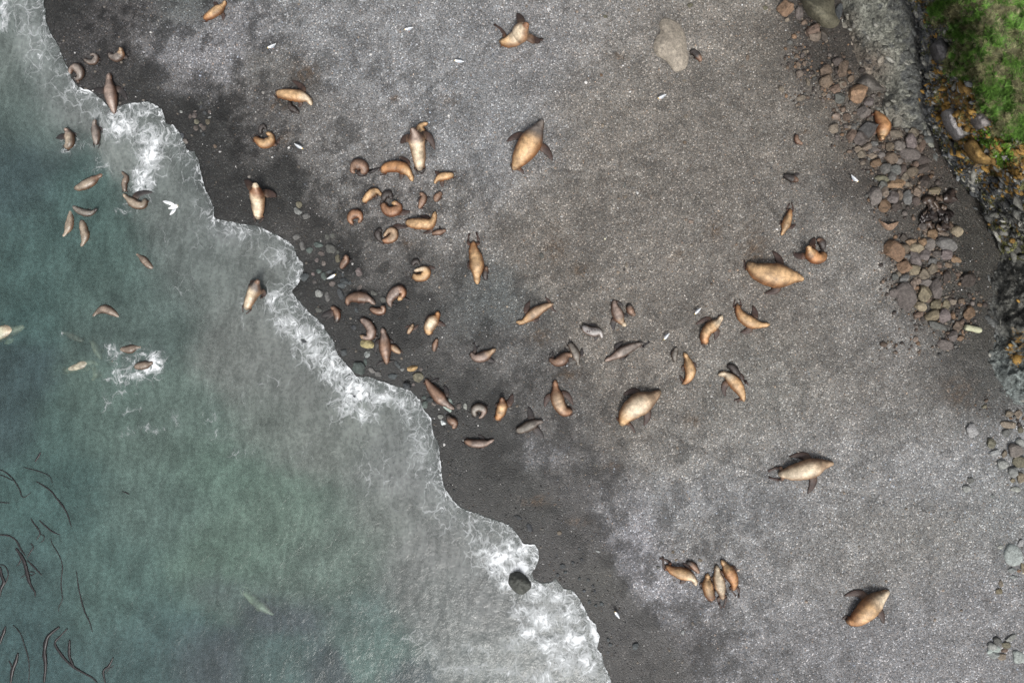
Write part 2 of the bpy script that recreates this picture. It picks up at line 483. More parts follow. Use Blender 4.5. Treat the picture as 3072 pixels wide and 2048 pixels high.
# ------------------------------------------------------------------ beach and sea bed
def axis(lo, hi, step, far):
    a = np.arange(lo, hi + step * .5, step)
    out = []; d = step * 2; p = hi
    while p < far: p += d; out.append(p); d *= 1.35
    out2 = []; d = step * 2; p = lo
    while p > -far: p -= d; out2.append(p); d *= 1.35
    return np.array(out2[::-1] + list(a) + out)

def blend(fx, fy, blobs, warp=18.0, seed=301, power=1.0):
    """soft vote of colour patches given in overview-sheet coordinates"""
    wx = fx + warp * 2 * (fbm(fx / 60, fy / 60, 4, seed) - 0.5) + warp * (fbm(fx / 14, fy / 14, 3, seed + 3) - 0.5)
    wy = fy + warp * 2 * (fbm(fx / 60, fy / 60, 4, seed + 7) - 0.5) + warp * (fbm(fx / 14, fy / 14, 3, seed + 9) - 0.5)
    num = np.zeros(fx.shape + (3,)); den = np.full(fx.shape, 1e-9)
    for b in blobs:
        x, y, rx, ry, c = b[:5]; wgt = b[5] if len(b) > 5 else 1.0
        if seed == 301 and x < 1560 and c[0] < .062: wgt *= 1.7
        w = wgt * np.exp(-1.5 * (((wx - x) / rx) ** 2 + ((wy - y) / ry) ** 2))
        num += w[..., None] * np.array(c); den += w
    return num / den[..., None]

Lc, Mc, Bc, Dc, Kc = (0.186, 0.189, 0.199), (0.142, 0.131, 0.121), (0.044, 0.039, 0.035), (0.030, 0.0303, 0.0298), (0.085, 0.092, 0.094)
Wc = (0.165, 0.153, 0.141)
LAND_BLOBS = [
    (860, 110, 200, 150, Lc), (1060, 200, 170, 180, Lc), (1180, 330, 120, 120, Lc), (700, 30, 160, 90, Lc, .8), (470, 110, 110, 70, (0.16, 0.16, 0.172)), (420, 190, 60, 40, (0.15, 0.148, 0.156)),
    (430, 30, 60, 50, Kc), (560, 60, 70, 50, (0.14, 0.14, 0.15)), (1380, 60, 160, 150, (.195, .19, .19)), (1560, 90, 140, 130, Wc), (1420, 330, 200, 200, Mc), (1650, 300, 180, 200, Mc), (1560, 520, 220, 160, Mc), (1300, 520, 140, 150, Mc),
    (1760, 160, 100, 100, (0.115, 0.105, 0.095)), (1420, 180, 110, 120, Wc), (1250, 100, 110, 120, (0.19, .19, .2)),
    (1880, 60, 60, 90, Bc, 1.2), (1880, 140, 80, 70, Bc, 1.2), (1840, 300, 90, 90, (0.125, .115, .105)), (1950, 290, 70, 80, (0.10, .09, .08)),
    (1950, 410, 70, 50, Bc, 1.1), (2000, 430, 70, 60, Bc, 1.2), (2080, 400, 90, 90, Bc), (2120, 500, 100, 90, (0.042, .038, .034), 1.2), (2200, 600, 90, 120, (0.036, .034, .030), 1.5), (2210, 740, 80, 100, (.038, .036, .032), 1.4), (2190, 870, 70, 60, (0.044, .042, .04), 1.2), (2260, 880, 50, 50, (0.05, .05, .048), 1.2),  # dark damp ground under the cliff, the cliff's shade painted into its colour
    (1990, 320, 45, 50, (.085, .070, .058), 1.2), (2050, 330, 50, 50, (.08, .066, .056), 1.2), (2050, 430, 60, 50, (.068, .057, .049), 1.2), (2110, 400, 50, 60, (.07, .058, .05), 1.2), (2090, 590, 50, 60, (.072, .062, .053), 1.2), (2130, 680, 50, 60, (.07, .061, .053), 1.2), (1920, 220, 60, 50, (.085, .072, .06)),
    (1880, 480, 130, 90, (.14, .132, .125)), (1920, 640, 130, 130, (0.165, .158, .152)), (2060, 820, 120, 90, (.15, .145, .142)), (1780, 700, 130, 130, Mc), (1600, 700, 160, 120, Mc), (1500, 880, 160, 130, Mc),
    (1750, 900, 160, 130, (0.165, .16, .152)), (1650, 1010, 160, 100, (.17, .165, .16)), (1950, 900, 150, 110, (.16, .152, .145)), (2120, 960, 110, 80, (.15, .146, .142)), (1900, 1040, 180, 110, (.19, .188, .19)),
    (2150, 1080, 160, 120, (.19, .192, .2)), (2290, 1180, 110, 130, (.18, .185, .19)), (1700, 1170, 180, 120, Lc), (1900, 1300, 220, 130, (.185, .183, .185)), (2100, 1250, 150, 120, (.17, .168, .165)), (2200, 1400, 180, 150, (.18, .18, .19)),
    (1950, 1480, 180, 110, (.175, .175, .187)), (1750, 1390, 140, 110, (.185, .185, .195)), (1560, 1340, 100, 80, (.20, .20, .218)), (1450, 1240, 60, 60, (.20, .2, .222)), (1420, 1170, 60, 50, (.17, .17, .18)), (1490, 1270, 50, 60, (.215, .215, .235)),
    (1620, 1260, 90, 70, (.17, .168, .168)), (1700, 1520, 100, 60, (.15, .15, .16)), (1800, 1560, 120, 60, (.15, .15, .158)),
    # darker, recently wetted gravel inland of the swash
    (1100, 690, 110, 80, Kc), (1000, 640, 90, 80, (.085, .082, .08)), (940, 720, 80, 80, Dc, 1.2), (880, 800, 70, 80, Dc, 1.3), (1050, 800, 90, 70, (.075, .073, .073)), (1180, 800, 80, 60, (.10, .098, .098)), (1080, 950, 80, 80, Dc, 1.2),
    (1220, 900, 90, 60, (.085, .083, .083)), (1320, 950, 80, 70, (.08, .077, .076)), (1240, 1040, 55, 35, (.165, .165, .175)), (1150, 1080, 80, 60, Dc, 1.2), (1330, 1080, 80, 60, (.065, .063, .064)), (1180, 1170, 90, 50, Dc, 1.2), (1320, 1140, 70, 35, (.07, .068, .07)),
    (1330, 1250, 70, 60, (.055, .053, .054), 1.2), (1380, 1340, 60, 70, (.05, .049, .046), 1.3), (1440, 1450, 70, 60, (.05, .049, .05), 1.3), (1480, 1530, 90, 60, (.052, .05, .05), 1.3), (1600, 1480, 80, 40, (.08, .078, .082)), (1580, 1410, 50, 25, (.12, .12, .126)),
    (620, 160, 70, 60, (.105, .102, .1)), (690, 200, 60, 60, (.08, .077, .074)), (600, 240, 80, 50, (.085, .082, .082)), (560, 320, 60, 60, (.07, .068, .068)), (740, 260, 70, 60, (.115, .112, .112)), (690, 340, 70, 50, (.125, .122, .122)), (850, 300, 80, 70, (.14, .138, .14)), (920, 420, 70, 60, (.15, .145, .145)), (1050, 500, 80, 100, (.155, .15, .148)),
    (760, 470, 50, 60, (.105, .102, .102)), (800, 430, 60, 50, (.12, .118, .118)), (640, 420, 70, 70, Dc, 1.2), (720, 520, 60, 50, (.058, .055, .053), 1.2), (830, 560, 60, 50, (.095, .092, .09)), (760, 620, 60, 80, Dc, 1.2), (880, 610, 60, 50, (.085, .082, .081)), (900, 500, 60, 60, (.135, .13, .13)),
    (500, 330, 50, 80, Dc, 1.3), (430, 270, 50, 50, Dc, 1.3), (340, 200, 60, 50, Dc, 1.2), (220, 60, 70, 70, (.058, .056, .057), 1.2), (240, 170, 70, 60, (.055, .053, .054), 1.2), (330, 40, 50, 50, (.08, .078, .08)), (150, 10, 40, 50, Dc, 1.2),
    (800, 740, 60, 60, Dc, 1.3), (970, 880, 60, 60, Dc, 1.3), (1040, 1000, 60, 80, Dc, 1.3),
]
STAINS = [(1278, 560, 22, 34), (1262, 585, 22, 16), (1570, 580, 18, 8), (1540, 595, 12, 6), (1420, 130, 14, 10), (2200, 900, 40, 30), (1330, 620, 20, 14), (650, 320, 22, 14), (1310, 860, 26, 12), (1225, 985, 18, 12), (1240, 770, 26, 20), (940, 560, 14, 10), (1030, 230, 22, 14), (905, 230, 12, 9), (700, 170, 34, 26), (640, 240, 22, 14), (1180, 140, 8, 5), (1590, 965, 20, 14), (1730, 580, 30, 60), (1850, 300, 10, 8), (1640, 530, 14, 20), (1230, 1150, 30, 10), (1400, 1070, 24, 10), (1330, 1195, 26, 8)]

TRACKS = [[(1890, 1118), (1960, 1135), (2040, 1162), (2130, 1166)], [(1180, 400), (1160, 470), (1110, 540), (1090, 620)], [(1700, 660), (1630, 720), (1560, 800), (1480, 900)], [(1760, 1090), (1660, 1060), (1560, 1010), (1470, 960)],
          [(1240, 720), (1150, 760), (1060, 790), (990, 800)], [(960, 400), (930, 470), (880, 540), (800, 600)], [(1935, 1410), (1840, 1440), (1740, 1420), (1650, 1380)], [(1410, 760), (1330, 830), (1240, 880), (1150, 900)],
          [(700, 230), (640, 290), (560, 340), (480, 360)], [(1160, 90), (1060, 150), (960, 230), (940, 300)], [(1860, 590), (1800, 520), (1740, 430), (1700, 330)], [(2060, 760), (1980, 800), (1900, 870), (1860, 980)], [(1560, 300), (1480, 360), (1380, 400), (1260, 390)]]
def build_beach():
    xs, ys = axis(-28.5, 28.5, 0.105, 420), axis(-20, 20, 0.105, 420)
    X, Y = np.meshgrid(xs, ys)
    sd = shore_sd(X, Y)
    Z = ground_z(X, Y, sd)
    f = CAM_H / (CAM_H - np.clip(Z, -4, 3))
    fx, fy = (X * f * S + 1536) * 2352 / 3072, (1024 - Y * f * S) * 2352 / 3072
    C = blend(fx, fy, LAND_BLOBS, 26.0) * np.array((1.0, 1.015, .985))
    lum = C.mean(-1)
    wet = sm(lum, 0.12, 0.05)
    # narrow dark strip that the last wave has just left
    strip = np.exp(-np.maximum(sd, 0) / (0.8 + 0.9 * fbm(fx / 40, fy / 40, 3, 411))) * (sd > 0)
    C = C * (1 - 0.55 * strip[..., None]) + np.array((0.027, 0.0272, 0.0268)) * 0.55 * strip[..., None]
    wet = np.maximum(wet, strip)
    # patchy damp / dry mottling
    mot = fbm(fx / 22, fy / 22, 5, 431, 0.6)
    C *= (0.62 + 0.76 * mot)[..., None]
    damp = sm(fbm(fx / 34, fy / 34, 5, 433, .62), .50, .62) * (0.16 + .42 * sm(sd, 13, 4)) * sm(sd, .3, 2)
    C *= (1 - damp)[..., None]
    wet = np.maximum(wet, damp)
    mot2 = fbm(fx / 90, fy / 90, 4, 437)
    C *= (0.80 + 0.4 * mot2)[..., None]
    C *= (1 - .22 * sm(lum, .10, .045) * (fx < 1600))[..., None]
    # ripples of shingle left by old tides, and shallow scrapes
    cuspd = np.sin((fx * 0.42 + fy * 0.9) / 9.0 + 7 * fbm(fx / 70, fy / 70, 3, 443))
    C *= (1 + 0.05 * cuspd * sm(fbm(fx / 120, fy / 120, 3, 447), .45, .65))[..., None]
    # fan-shaped drag marks left by the animals
    ca_, sa_ = math.cos(.55), math.sin(.55)
    du, dv = fx * ca_ - fy * sa_, fx * sa_ + fy * ca_
    C *= (.84 + .32 * fbm(du / 70 + .6 * fbm(fx / 80, fy / 80, 3, 449), dv / 9, 4, 451, .6))[..., None]
    for tr in TRACKS:                      # furrows where heavy bodies were hauled over the shingle
        box = (fx > min(q[0] for q in tr) - 40) & (fx < max(q[0] for q in tr) + 40) & (fy > min(q[1] for q in tr) - 40) & (fy < max(q[1] for q in tr) + 40)
        wob = 10 * (fbm(fx[box] / 18, fy[box] / 18, 3, 453) - .5)
        d_ = seg_dist(fx[box] + wob, fy[box] + wob, tr)
        C[box] *= (1 - .26 * np.exp(-(d_ / 4.5) ** 2) + .14 * np.exp(-((d_ - 9) / 4) ** 2))[..., None]
    st = np.zeros(X.shape)
    for (x, y, rx, ry) in STAINS:
        wxx = fx + 22 * (fbm(fx / 12, fy / 12, 3, 461) - .5); wyy = fy + 22 * (fbm(fx / 12, fy / 12, 3, 467) - .5)
        st = np.maximum(st, np.exp(-(((wxx - x) / rx) ** 2 + ((wyy - y) / ry) ** 2)))
    st *= sm(fbm(fx / 6, fy / 6, 3, 471), 0.3, 0.62)
    C = C * (1 - 0.7 * st[..., None]) + np.array((0.07, 0.045, 0.025)) * 0.7 * st[..., None]
    # sea bed: grey shingle, then sand and dark reef patches
    bed = np.array((0.075, 0.085, 0.08))
    sea = sm(-sd, 0.0, 0.6)
    C = C * (1 - sea[..., None]) + bed * sea[..., None] * (0.6 + 0.8 * fbm(X * 0.7, Y * 0.7, 4, 481))[..., None]
    Z = Z - 0.012 * strip
    V = np.stack([X, Y, Z], -1).reshape(-1, 3)
    F = grid_faces(len(xs), len(ys))
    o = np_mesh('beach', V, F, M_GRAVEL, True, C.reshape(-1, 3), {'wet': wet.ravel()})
    tag(o, 'grey shingle beach sloping from the cliff to the surf', kind='structure')
build_beach()

# ------------------------------------------------------------------ sea
Tc, Sc, Gc, Ec, Vc, Pc = (0.050, 0.080, 0.080), (0.040, 0.058, 0.064), (0.082, 0.118, 0.104), (0.118, 0.126, 0.126), (0.125, 0.131, 0.131), (0.050, 0.058, 0.068)
SEA_BLOBS = [
    (60, 250, 80, 100, (.065, .085, .083)), (30, 420, 80, 120, Sc), (100, 560, 120, 120, Tc), (230, 620, 120, 120, (.058, .086, .083)), (40, 700, 80, 80, Tc), (30, 880, 70, 90, Sc, 1.2), (30, 1000, 60, 60, Sc, 1.1), (130, 1000, 80, 80, (.052, .082, .08)),
    (100, 1150, 110, 110, (.05, .083, .083)), (60, 1350, 110, 130, (.045, .072, .076)), (60, 1500, 120, 90, (.04, .066, .072)), (260, 1350, 140, 130, (.062, .096, .093)), (330, 1480, 120, 90, (.05, .078, .083)),
    (250, 950, 110, 90, (.075, .105, .098)), (420, 980, 120, 100, (.088, .115, .108)), (380, 1150, 130, 110, (.075, .105, .1)), (480, 1080, 120, 100, Gc), (640, 1200, 150, 100, (.09, .122, .108)), (520, 1280, 130, 90, Gc), (780, 1240, 110, 90, (.092, .112, .105)), (700, 1330, 120, 70, (.085, .11, .103)),
    (620, 1400, 60, 40, Pc, 1.2), (510, 1350, 70, 40, (.06, .072, .078), .8), (690, 1420, 60, 40, Pc, 1.2), (480, 1520, 90, 60, Pc), (640, 1520, 90, 60, (.06, .085, .088)), (740, 1530, 40, 40, Pc, 1.2), (870, 1490, 70, 60, (.07, .1, .098)), (940, 1550, 50, 30, Pc, 1.2), (820, 1420, 80, 60, (.075, .1, .1)),
    (330, 720, 120, 100, (.07, .092, .09)), (430, 600, 100, 100, (.088, .1, .1)), (430, 480, 90, 80, (.095, .105, .105)), (520, 640, 90, 90, (.11, .12, .12)), (560, 800, 90, 120, (.12, .125, .125)), (680, 860, 100, 100, (.115, .12, .12)), (760, 1000, 110, 90, (.12, .128, .125)), (600, 970, 90, 80, (.11, .122, .118)),
    (900, 1060, 90, 90, (.13, .135, .138)), (880, 1180, 90, 80, (.12, .128, .126)), (980, 1280, 90, 90, (.12, .122, .126)), (1000, 1380, 90, 80, (.11, .114, .118)), (940, 1120, 70, 70, (.14, .142, .148)), (1080, 1390, 80, 60, (.12, .122, .128)), (1120, 1520, 100, 60, (.11, .115, .12)),
    (120, 200, 60, 70, (.13, .14, .142)), (80, 80, 50, 90, (.16, .172, .175)), (20, 140, 40, 90, (.1, .115, .113)), (180, 240, 60, 40, (.14, .148, .15)), (330, 330, 60, 60, (.13, .14, .14)), (600, 560, 60, 60, Vc), (640, 620, 60, 60, Vc), (530, 520, 60, 40, (.15, .152, .162)),
]
FOAM = [(285, 290, 46, 32, .95), (330, 255, 40, 18, .6), (262, 268, 22, 16, .7), (350, 320, 42, 34, .72), (345, 365, 30, 40, .95), (325, 410, 24, 36, 1.05), (318, 438, 16, 14, .95), (160, 330, 26, 22, .45), (150, 345, 20, 12, .5), (400, 300, 34, 22, .5), (240, 380, 40, 16, .32), (290, 470, 12, 20, .3), (430, 330, 26, 40, .35),
        (628, 690, 22, 28, .75), (655, 740, 40, 34, .62), (700, 770, 50, 34, .66), (735, 815, 44, 40, .72), (770, 845, 40, 40, .85), (815, 895, 46, 36, .98), (800, 935, 34, 20, .8), (835, 950, 26, 22, .75), (870, 915, 40, 26, .72), (920, 925, 34, 24, .6), (960, 910, 24, 16, .6), (670, 800, 14, 40, .42), (940, 960, 36, 30, .35),
        (1150, 1285, 46, 30, 1.15), (1185, 1262, 40, 26, .98), (1120, 1270, 40, 34, .62), (1200, 1305, 30, 22, .9), (1145, 1315, 40, 18, .8), (1170, 1325, 24, 10, .7), (1090, 1240, 30, 40, .35), (1225, 1290, 16, 30, .9),
        (1230, 1365, 30, 18, .7), (1280, 1370, 30, 26, .82), (1310, 1410, 34, 34, .8), (1240, 1420, 36, 34, 1.0), (1215, 1450, 30, 26, 1.05), (1260, 1480, 40, 26, .9), (1320, 1470, 36, 34, .95), (1290, 1520, 40, 34, .88), (1350, 1520, 26, 40, .85), (1365, 1460, 14, 30, .95), (1195, 1400, 34, 24, .6), (1180, 1480, 34, 30, .5), (1170, 1540, 50, 30, .5), (1090, 1490, 60, 26, .44), (1080, 1540, 70, 26, .42),
        (990, 1490, 26, 40, .38), (970, 1460, 30, 22, .42), (1020, 1540, 50, 20, .4), (930, 1460, 20, 14, .3), (1250, 1555, 40, 20, .7),
        (357, 826, 12, 24, 1.2), (344, 848, 16, 12, 1.15), (330, 818, 24, 9, .7), (300, 826, 26, 12, .5), (282, 800, 20, 12, .5), (265, 855, 30, 20, .5), (285, 880, 30, 12, .62), (330, 870, 24, 20, .45), (250, 800, 20, 16, .45), (270, 905, 34, 14, .36), (245, 920, 14, 40, .34), (300, 940, 40, 16, .32), (350, 985, 44, 10, .42), (400, 960, 12, 26, .36), (300, 990, 30, 14, .3), (330, 800, 14, 5, .7), (145, 765, 5, 8, .8),
        (300, 850, 60, 48, .42), (356, 832, 18, 28, 1.25), (318, 862, 34, 24, .66), (275, 870, 26, 22, .6), (262, 812, 22, 18, .55), (1175, 1345, 34, 14, .95), (1215, 1350, 14, 22, .9), (1165, 1310, 30, 20, .95), (1240, 1350, 30, 14, .8), (14, 20, 16, 34, .75), (10, 60, 14, 26, .6), (60, 40, 40, 60, .36), (90, 130, 30, 60, .34), (170, 215, 50, 24, .32), (215, 262, 20, 12, .4), (560, 540, 40, 18, .42), (640, 590, 34, 30, .45), (680, 640, 16, 36, .5), (600, 480, 24, 40, .2), (290, 480, 26, 8, .5), (300, 300, 90, 70, .22),
        (480, 960, 26, 40, .26), (500, 1000, 40, 12, .3), (560, 1040, 50, 14, .26), (560, 920, 14, 60, .24), (560, 720, 10, 60, .22), (620, 880, 60, 80, .16), (860, 1080, 90, 90, .2), (960, 1020, 30, 70, .42), (990, 1100, 24, 50, .32), (1010, 1180, 40, 40, .28), (1100, 1200, 50, 26, .36), (760, 960, 50, 40, .2), (700, 1040, 60, 30, .18), (430, 660, 60, 70, .14), (380, 560, 50, 60, .16)]

def build_sea():
    xs, ys = axis(-28.5, 6.5, 0.08, 420), axis(-20, 20, 0.08, 420)
    X, Y = np.meshgrid(xs, ys)
    fine = (np.abs(X) < 29) & (np.abs(Y) < 21)
    sd = -shore_sd(X, Y)                       # positive at sea
    gy, gx = np.gradient(sd, ys, xs)
    gl = np.hypot(gx, gy) + 1e-6
    near = (sd < 0) & (sd > -0.11) & fine
    X = np.where(near, X - gx / gl * (sd - 0.0), X)
    Y = np.where(near, Y - gy / gl * (sd - 0.0), Y)
    keep = (sd > 0) | near
    fx, fy = (X * S + 1536) * 2352 / 3072, (1024 - Y * S) * 2352 / 3072
    C = blend(fx, fy, SEA_BLOBS, 16.0, 501)
    m_ = np.array((.088, .108, .104)); C = np.clip(m_ * 1.44 + (C - m_) * 1.62, .03, 1) * np.array((.98, 1.015, .965))
    sdp = np.maximum(sd, 0)
    film = np.exp(-sdp / 1.5)
    C = C * (1 - 0.55 * film[..., None]) + np.array(Vc) * 0.55 * film[..., None]
    foam = np.zeros(X.shape)
    wx = fx + 26 * (fbm(fx / 30, fy / 30, 4, 521) - .5); wy = fy + 26 * (fbm(fx / 30, fy / 30, 4, 531) - .5)
    for (x, y, rx, ry, a) in FOAM:
        foam = np.maximum(foam, a * np.exp(-(((wx - x) / rx) ** 2 + ((wy - y) / ry) ** 2) ** 0.8))
    edge = np.exp(-sdp / 0.07) * .42 * sm(fbm(fx / 16, fy / 16, 3, 541), .42, .66) + 0.30 * np.exp(-sdp / 0.9) * (0.25 + 1.1 * fbm(fx / 45, fy / 45, 3, 547)) + 0.14 * np.exp(-sdp / 3.2)
    foam = np.clip(np.maximum(foam, edge) + 0.35 * np.minimum(foam, edge), 0, 1.15)
    foam = foam ** .85
    foam *= 0.70 + 0.55 * fbm(fx / 9, fy / 9, 4, 557)
    foam = np.maximum(foam, 0.035 + 0.10 * sm(fbm(fx / 50, fy / 50, 4, 561), .45, .75) * np.exp(-sdp / 6))
    foam = np.where(fine, foam, foam * np.exp(-np.maximum(np.abs(X) - 29, 0) / 10))
    clear = 0.34 + 0.34 * np.exp(-sdp / 0.35) + 0.12 * sm(sdp, 2, 6)
    swell = 0.035 * (fbm(X * 0.55 + Y * .2, Y * 0.4, 4, 571) - 0.5) + 0.03 * (fbm(X * 2.5, Y * 2.0, 4, 577) - .5)
    Z = 0.012 + swell * sm(sdp, .1, 2.0) + 0.022 * np.exp(-sdp / 0.35) * (sd > -.2) + 0.05 * np.clip(foam - .5, 0, 1) * fbm(X * 5, Y * 5, 3, 587)
    V = np.stack([X, Y, Z], -1).reshape(-1, 3)
    F = grid_faces(len(xs), len(ys), keep.ravel())
    V, F, C, foam, clear = compact(V, F, C.reshape(-1, 3), foam.ravel(), clear.ravel())
    o = np_mesh('sea', V, F, M_SEA, True, C, {'foam': foam, 'clear': clear})
    tag(o, 'green-grey sea with white foam running up the beach', kind='structure')
build_sea()

# ------------------------------------------------------------------ cliff with turf on top
def build_cliff():
    def pax(lo, hi, step, far_hi, far_lo):
        a = list(np.arange(lo, hi, step)); d = step * 1.5; p = a[-1]
        while p < far_hi: p += d; a.append(p); d *= 1.3
        b = []; d = step * 1.5; p = lo
        while p > far_lo: p -= d; b.append(p); d *= 1.3
        return np.array(b[::-1] + a)
    us = (pax(2480, 3180, 3.6, 9000, 2470) - 1536) / S
    vs = (1024 - pax(-90, 1280, 3.6, 2600, -6000)) / S
    U, V_ = np.meshgrid(us, vs)
    h, dc, dd, de, grass, fa, ga, strata = cliff_fields(U, V_)
    gz = np.zeros(U.shape)
    for _ in range(2):
        k = (CAM_H - gz) / CAM_H
        gz = ground_z(U * k, V_ * k)
    Z = gz + np.where(dc > 0, h, np.maximum(dc * 0.8, -0.6)) - 0.03
    k = (CAM_H - Z) / CAM_H
    X, Y = U * k, V_ * k
    fx, fy = (U * S + 1536) * 2352 / 3072, (1024 - V_ * S) * 2352 / 3072
    slab, dark = np.array((.150, .152, .130)), np.array((.072, .076, .078))
    n = fbm(U * 1.6, V_ * 1.6, 5, 601)
    m = fbm(U * 3.6, V_ * 3.6, 5, 603, .6)
    C = np.empty(U.shape + (3,)); C[:] = slab
    C *= (0.55 + 0.9 * n)[..., None] * (.75 + .5 * m)[..., None]
    br = np.exp(-(((fx - 2000) / 45) ** 2 + ((fy - 150) / 45) ** 2)) + .6 * np.exp(-(((fx - 2045) / 40) ** 2 + ((fy - 300) / 60) ** 2)) + .8 * np.exp(-(((fx - 1950) / 25) ** 2 + ((fy - 100) / 70) ** 2))
    br = np.clip(br, 0, 1)[..., None]
    C = C * (1 - .75 * br) + np.array((.115, .085, .066)) * .75 * br
    # dark wet streaks spreading from the crack over the slab
    ds = (sm(m + .35 * sm(dd, -1.6, -.1), .55, .80))[..., None]
    C = C * (1 - .72 * ds) + np.array((.040, .043, .047)) * .72 * ds
    rk = sm(dd + 0.7 * (n - .5), -0.35, 0.1)[..., None]
    C = C * (1 - rk) + dark * (0.35 + 1.3 * m)[..., None] * rk
    lw = (sm(V_, 7.2, 6.0) * sm(dc, 0.0, 0.5))[..., None]          # lower wall: olive-grey stone
    C = C * (1 - .75 * lw) + np.array((.088, .086, .074)) * (0.5 + 1.0 * n)[..., None] * .75 * lw
    bl = (sm(V_, 1.2, -2.0) * sm(dc, -.1, 0.5))[..., None]
    C = C * (1 - .75 * bl) + np.array((.125, .145, .142)) * (0.35 + 1.3 * m)[..., None] * .75 * bl
    crk = np.clip(np.exp(-(dd / 0.13) ** 2) * 0.5 * (1 - .85 * sm(V_, 7.5, 5.5)) + .7 * sm(.05 - fa, 0, .05) * (dd > 0) + .55 * sm(.05 - ga, 0, .05) * (dc > .3), 0, .85)[..., None]
    C = C * (1 - crk) + np.array((.016, .017, .019)) * crk
    turf = np.array((.070, .075, .034)) * (0.5 + 1.0 * m)[..., None]
    gm = grass[..., None]
    C = C * (1 - gm) + turf * gm
    band = np.exp(-((de + .2) / 1.1) ** 2) * sm(fy, 150, 280) * sm(fy, 470, 400)
    lich = np.clip(1.15 * band + .45 * sm(dd, .1, .6) * (1 - grass) * sm(fy, 520, 380) + .9 * np.exp(-(((fx - 2335) / 30) ** 2 + ((fy - 800) / 50) ** 2)) + .35 * np.exp(-(((fx - 2300) / 60) ** 2 + ((fy - 540) / 40) ** 2)), 0, 1) * (1 - grass)
    pale = np.clip(.8 * sm(dd, -.6, .4) * (1 - grass) * sm(V_, 3.5, 7.0) + .35 * sm(dc, .2, 1.0), 0, 1)
    V = np.stack([X, Y, Z], -1).reshape(-1, 3)
    F = grid_faces(len(us), len(vs), (dc > -0.45).ravel())
    F = F[:, ::-1]
    Vc_, F_, C_, l_, p_ = compact(V, F, C.reshape(-1, 3), lich.ravel(), pale.ravel())
    o = np_mesh('cliff', Vc_, F_, M_CLIFF, True, C_, {'lichen': l_, 'pale': p_})
    tag(o, 'dark rocky cliff with a turf top and orange lichen', kind='structure')
    # turf: straw and green blades, and two cushions of bright moss
    inb2 = (U < (3230 - 1536) / S) & (V_ < (1024 + 160) / S) & (V_ > (1024 - 1290) / S)
    inb = (U < (3230 - 1536) / S) & (V_ < (1024 + 160) / S) & (V_ > 4)
    moss = np.zeros(U.shape)
    for (x, y, rx, ry, a) in ((2268, 322, 30, 20, .6), (2305, 355, 22, 26, .6), (2322, 308, 34, 14, .4)):
        ca, sa = math.cos(a), math.sin(a)
        ex, ey = (fx - x) * ca + (fy - y) * sa, -(fx - x) * sa + (fy - y) * ca
        moss = np.maximum(moss, np.exp(-((ex / rx) ** 2 + (ey / ry) ** 2) ** 2))
    dens = grass * inb
    dens = dens * (0.22 + 0.78 * sm(fbm(fx / 9, fy / 9, 5, 631, .6), .38, .52))
    def scatter(name, dens, N, lab, lmin, lmax, palette):
        w = dens.ravel() ** 1.0; w = w / w.sum()
        idx = rng.choice(len(w), N, p=w)
        P = V[idx] + np.c_[rng.uniform(-.035, .035, (N, 2)), np.zeros(N)]
        px, py = fx.ravel()[idx], fy.ravel()[idx]
        a = 2 * math.pi * fbm(px / 16, py / 16, 3, 641) * 2 + rng.normal(0, .7, N)
        ln = rng.uniform(lmin, lmax, N); lean = rng.uniform(.45, 1.1, N)
        d = np.c_[np.cos(a) * np.sin(lean), np.sin(a) * np.sin(lean), np.cos(lean)]
        s = np.c_[-np.sin(a), np.cos(a), np.zeros(N)] * rng.uniform(.008, .017, N)[:, None]
        mid = P + d * ln[:, None] * .55
        tip = P + d * ln[:, None] + np.c_[np.cos(a), np.sin(a), -0.6 * np.ones(N)] * (ln * .25)[:, None]
        VV = np.stack([P - s, P + s, mid + s * .8, mid - s * .8, tip], 1).reshape(-1, 3)
        b = np.arange(N)[:, None] * 5
        FF = np.concatenate([b + np.array([0, 1, 2]), b + np.array([0, 2, 3]), b + np.array([3, 2, 4])])
        _, _, tid = worley(px / 4.2 + .8 * fbm(px / 7, py / 7, 2, 645), py / 4.2, 647)      # tuft by tuft
        big = fbm(px / 30, py / 30, 5, 651, .6) + .05 * sm(px, 2230, 2330)
        g = sm(big + .26 * (tid - .5), .45, .55)
        cc = palette(g, N) * (.45 + 1.15 * ((tid * 7.13) % 1.0))[:, None]
        CC = np.repeat(cc, 5, 0)
        o = np_mesh(name, VV, FF, M_GRASS, False, CC)
        tag(o, lab, kind='stuff')
    def pal_turf(g, N):
        gr = np.array((.090, .190, .030)); stw = np.array((.185, .178, .092))
        return (gr * g[:, None] + stw * (1 - g[:, None])) * rng.uniform(.7, 1.2, (N, 1))
    def pal_moss(g, N):
        return np.array((.105, .21, .022)) * rng.uniform(.6, 1.25, (N, 1))
    scatter('grass', dens, 150000, 'green and straw-coloured turf on the cliff top', .10, .27, pal_turf)
    scatter('moss', moss * inb, 14000, 'bright green moss cushions on the cliff edge', .05, .11, pal_moss)
    # broken stones lodged all over the rock face and along its foot
    face = (sm(dd, -.25, .35) * (1 - grass) * sm(V_, 3.0, 6.5) + .16 * sm(dc, .15, .6) * (1 - grass) + .5 * np.exp(-(dc / .35) ** 2)) * inb2 * (dc > -.3)
    ns = 4200
    w_ = (face * (.25 + sm(fbm(fx / 14, fy / 14, 4, 681), .42, .6))).ravel(); w_ = w_ / w_.sum()
    ix = rng.choice(len(w_), ns, p=w_)
    P = V[ix] + np.c_[rng.uniform(-.03, .03, (ns, 2)), rng.uniform(-.03, .01, ns)]
    bm = bmesh.new(); bmesh.ops.create_icosphere(bm, subdivisions=1, radius=1.0)
    B = np.array([q.co[:] for q in bm.verts]); Fb = np.array([[q.index for q in f.verts] for f in bm.faces]); bm.free()
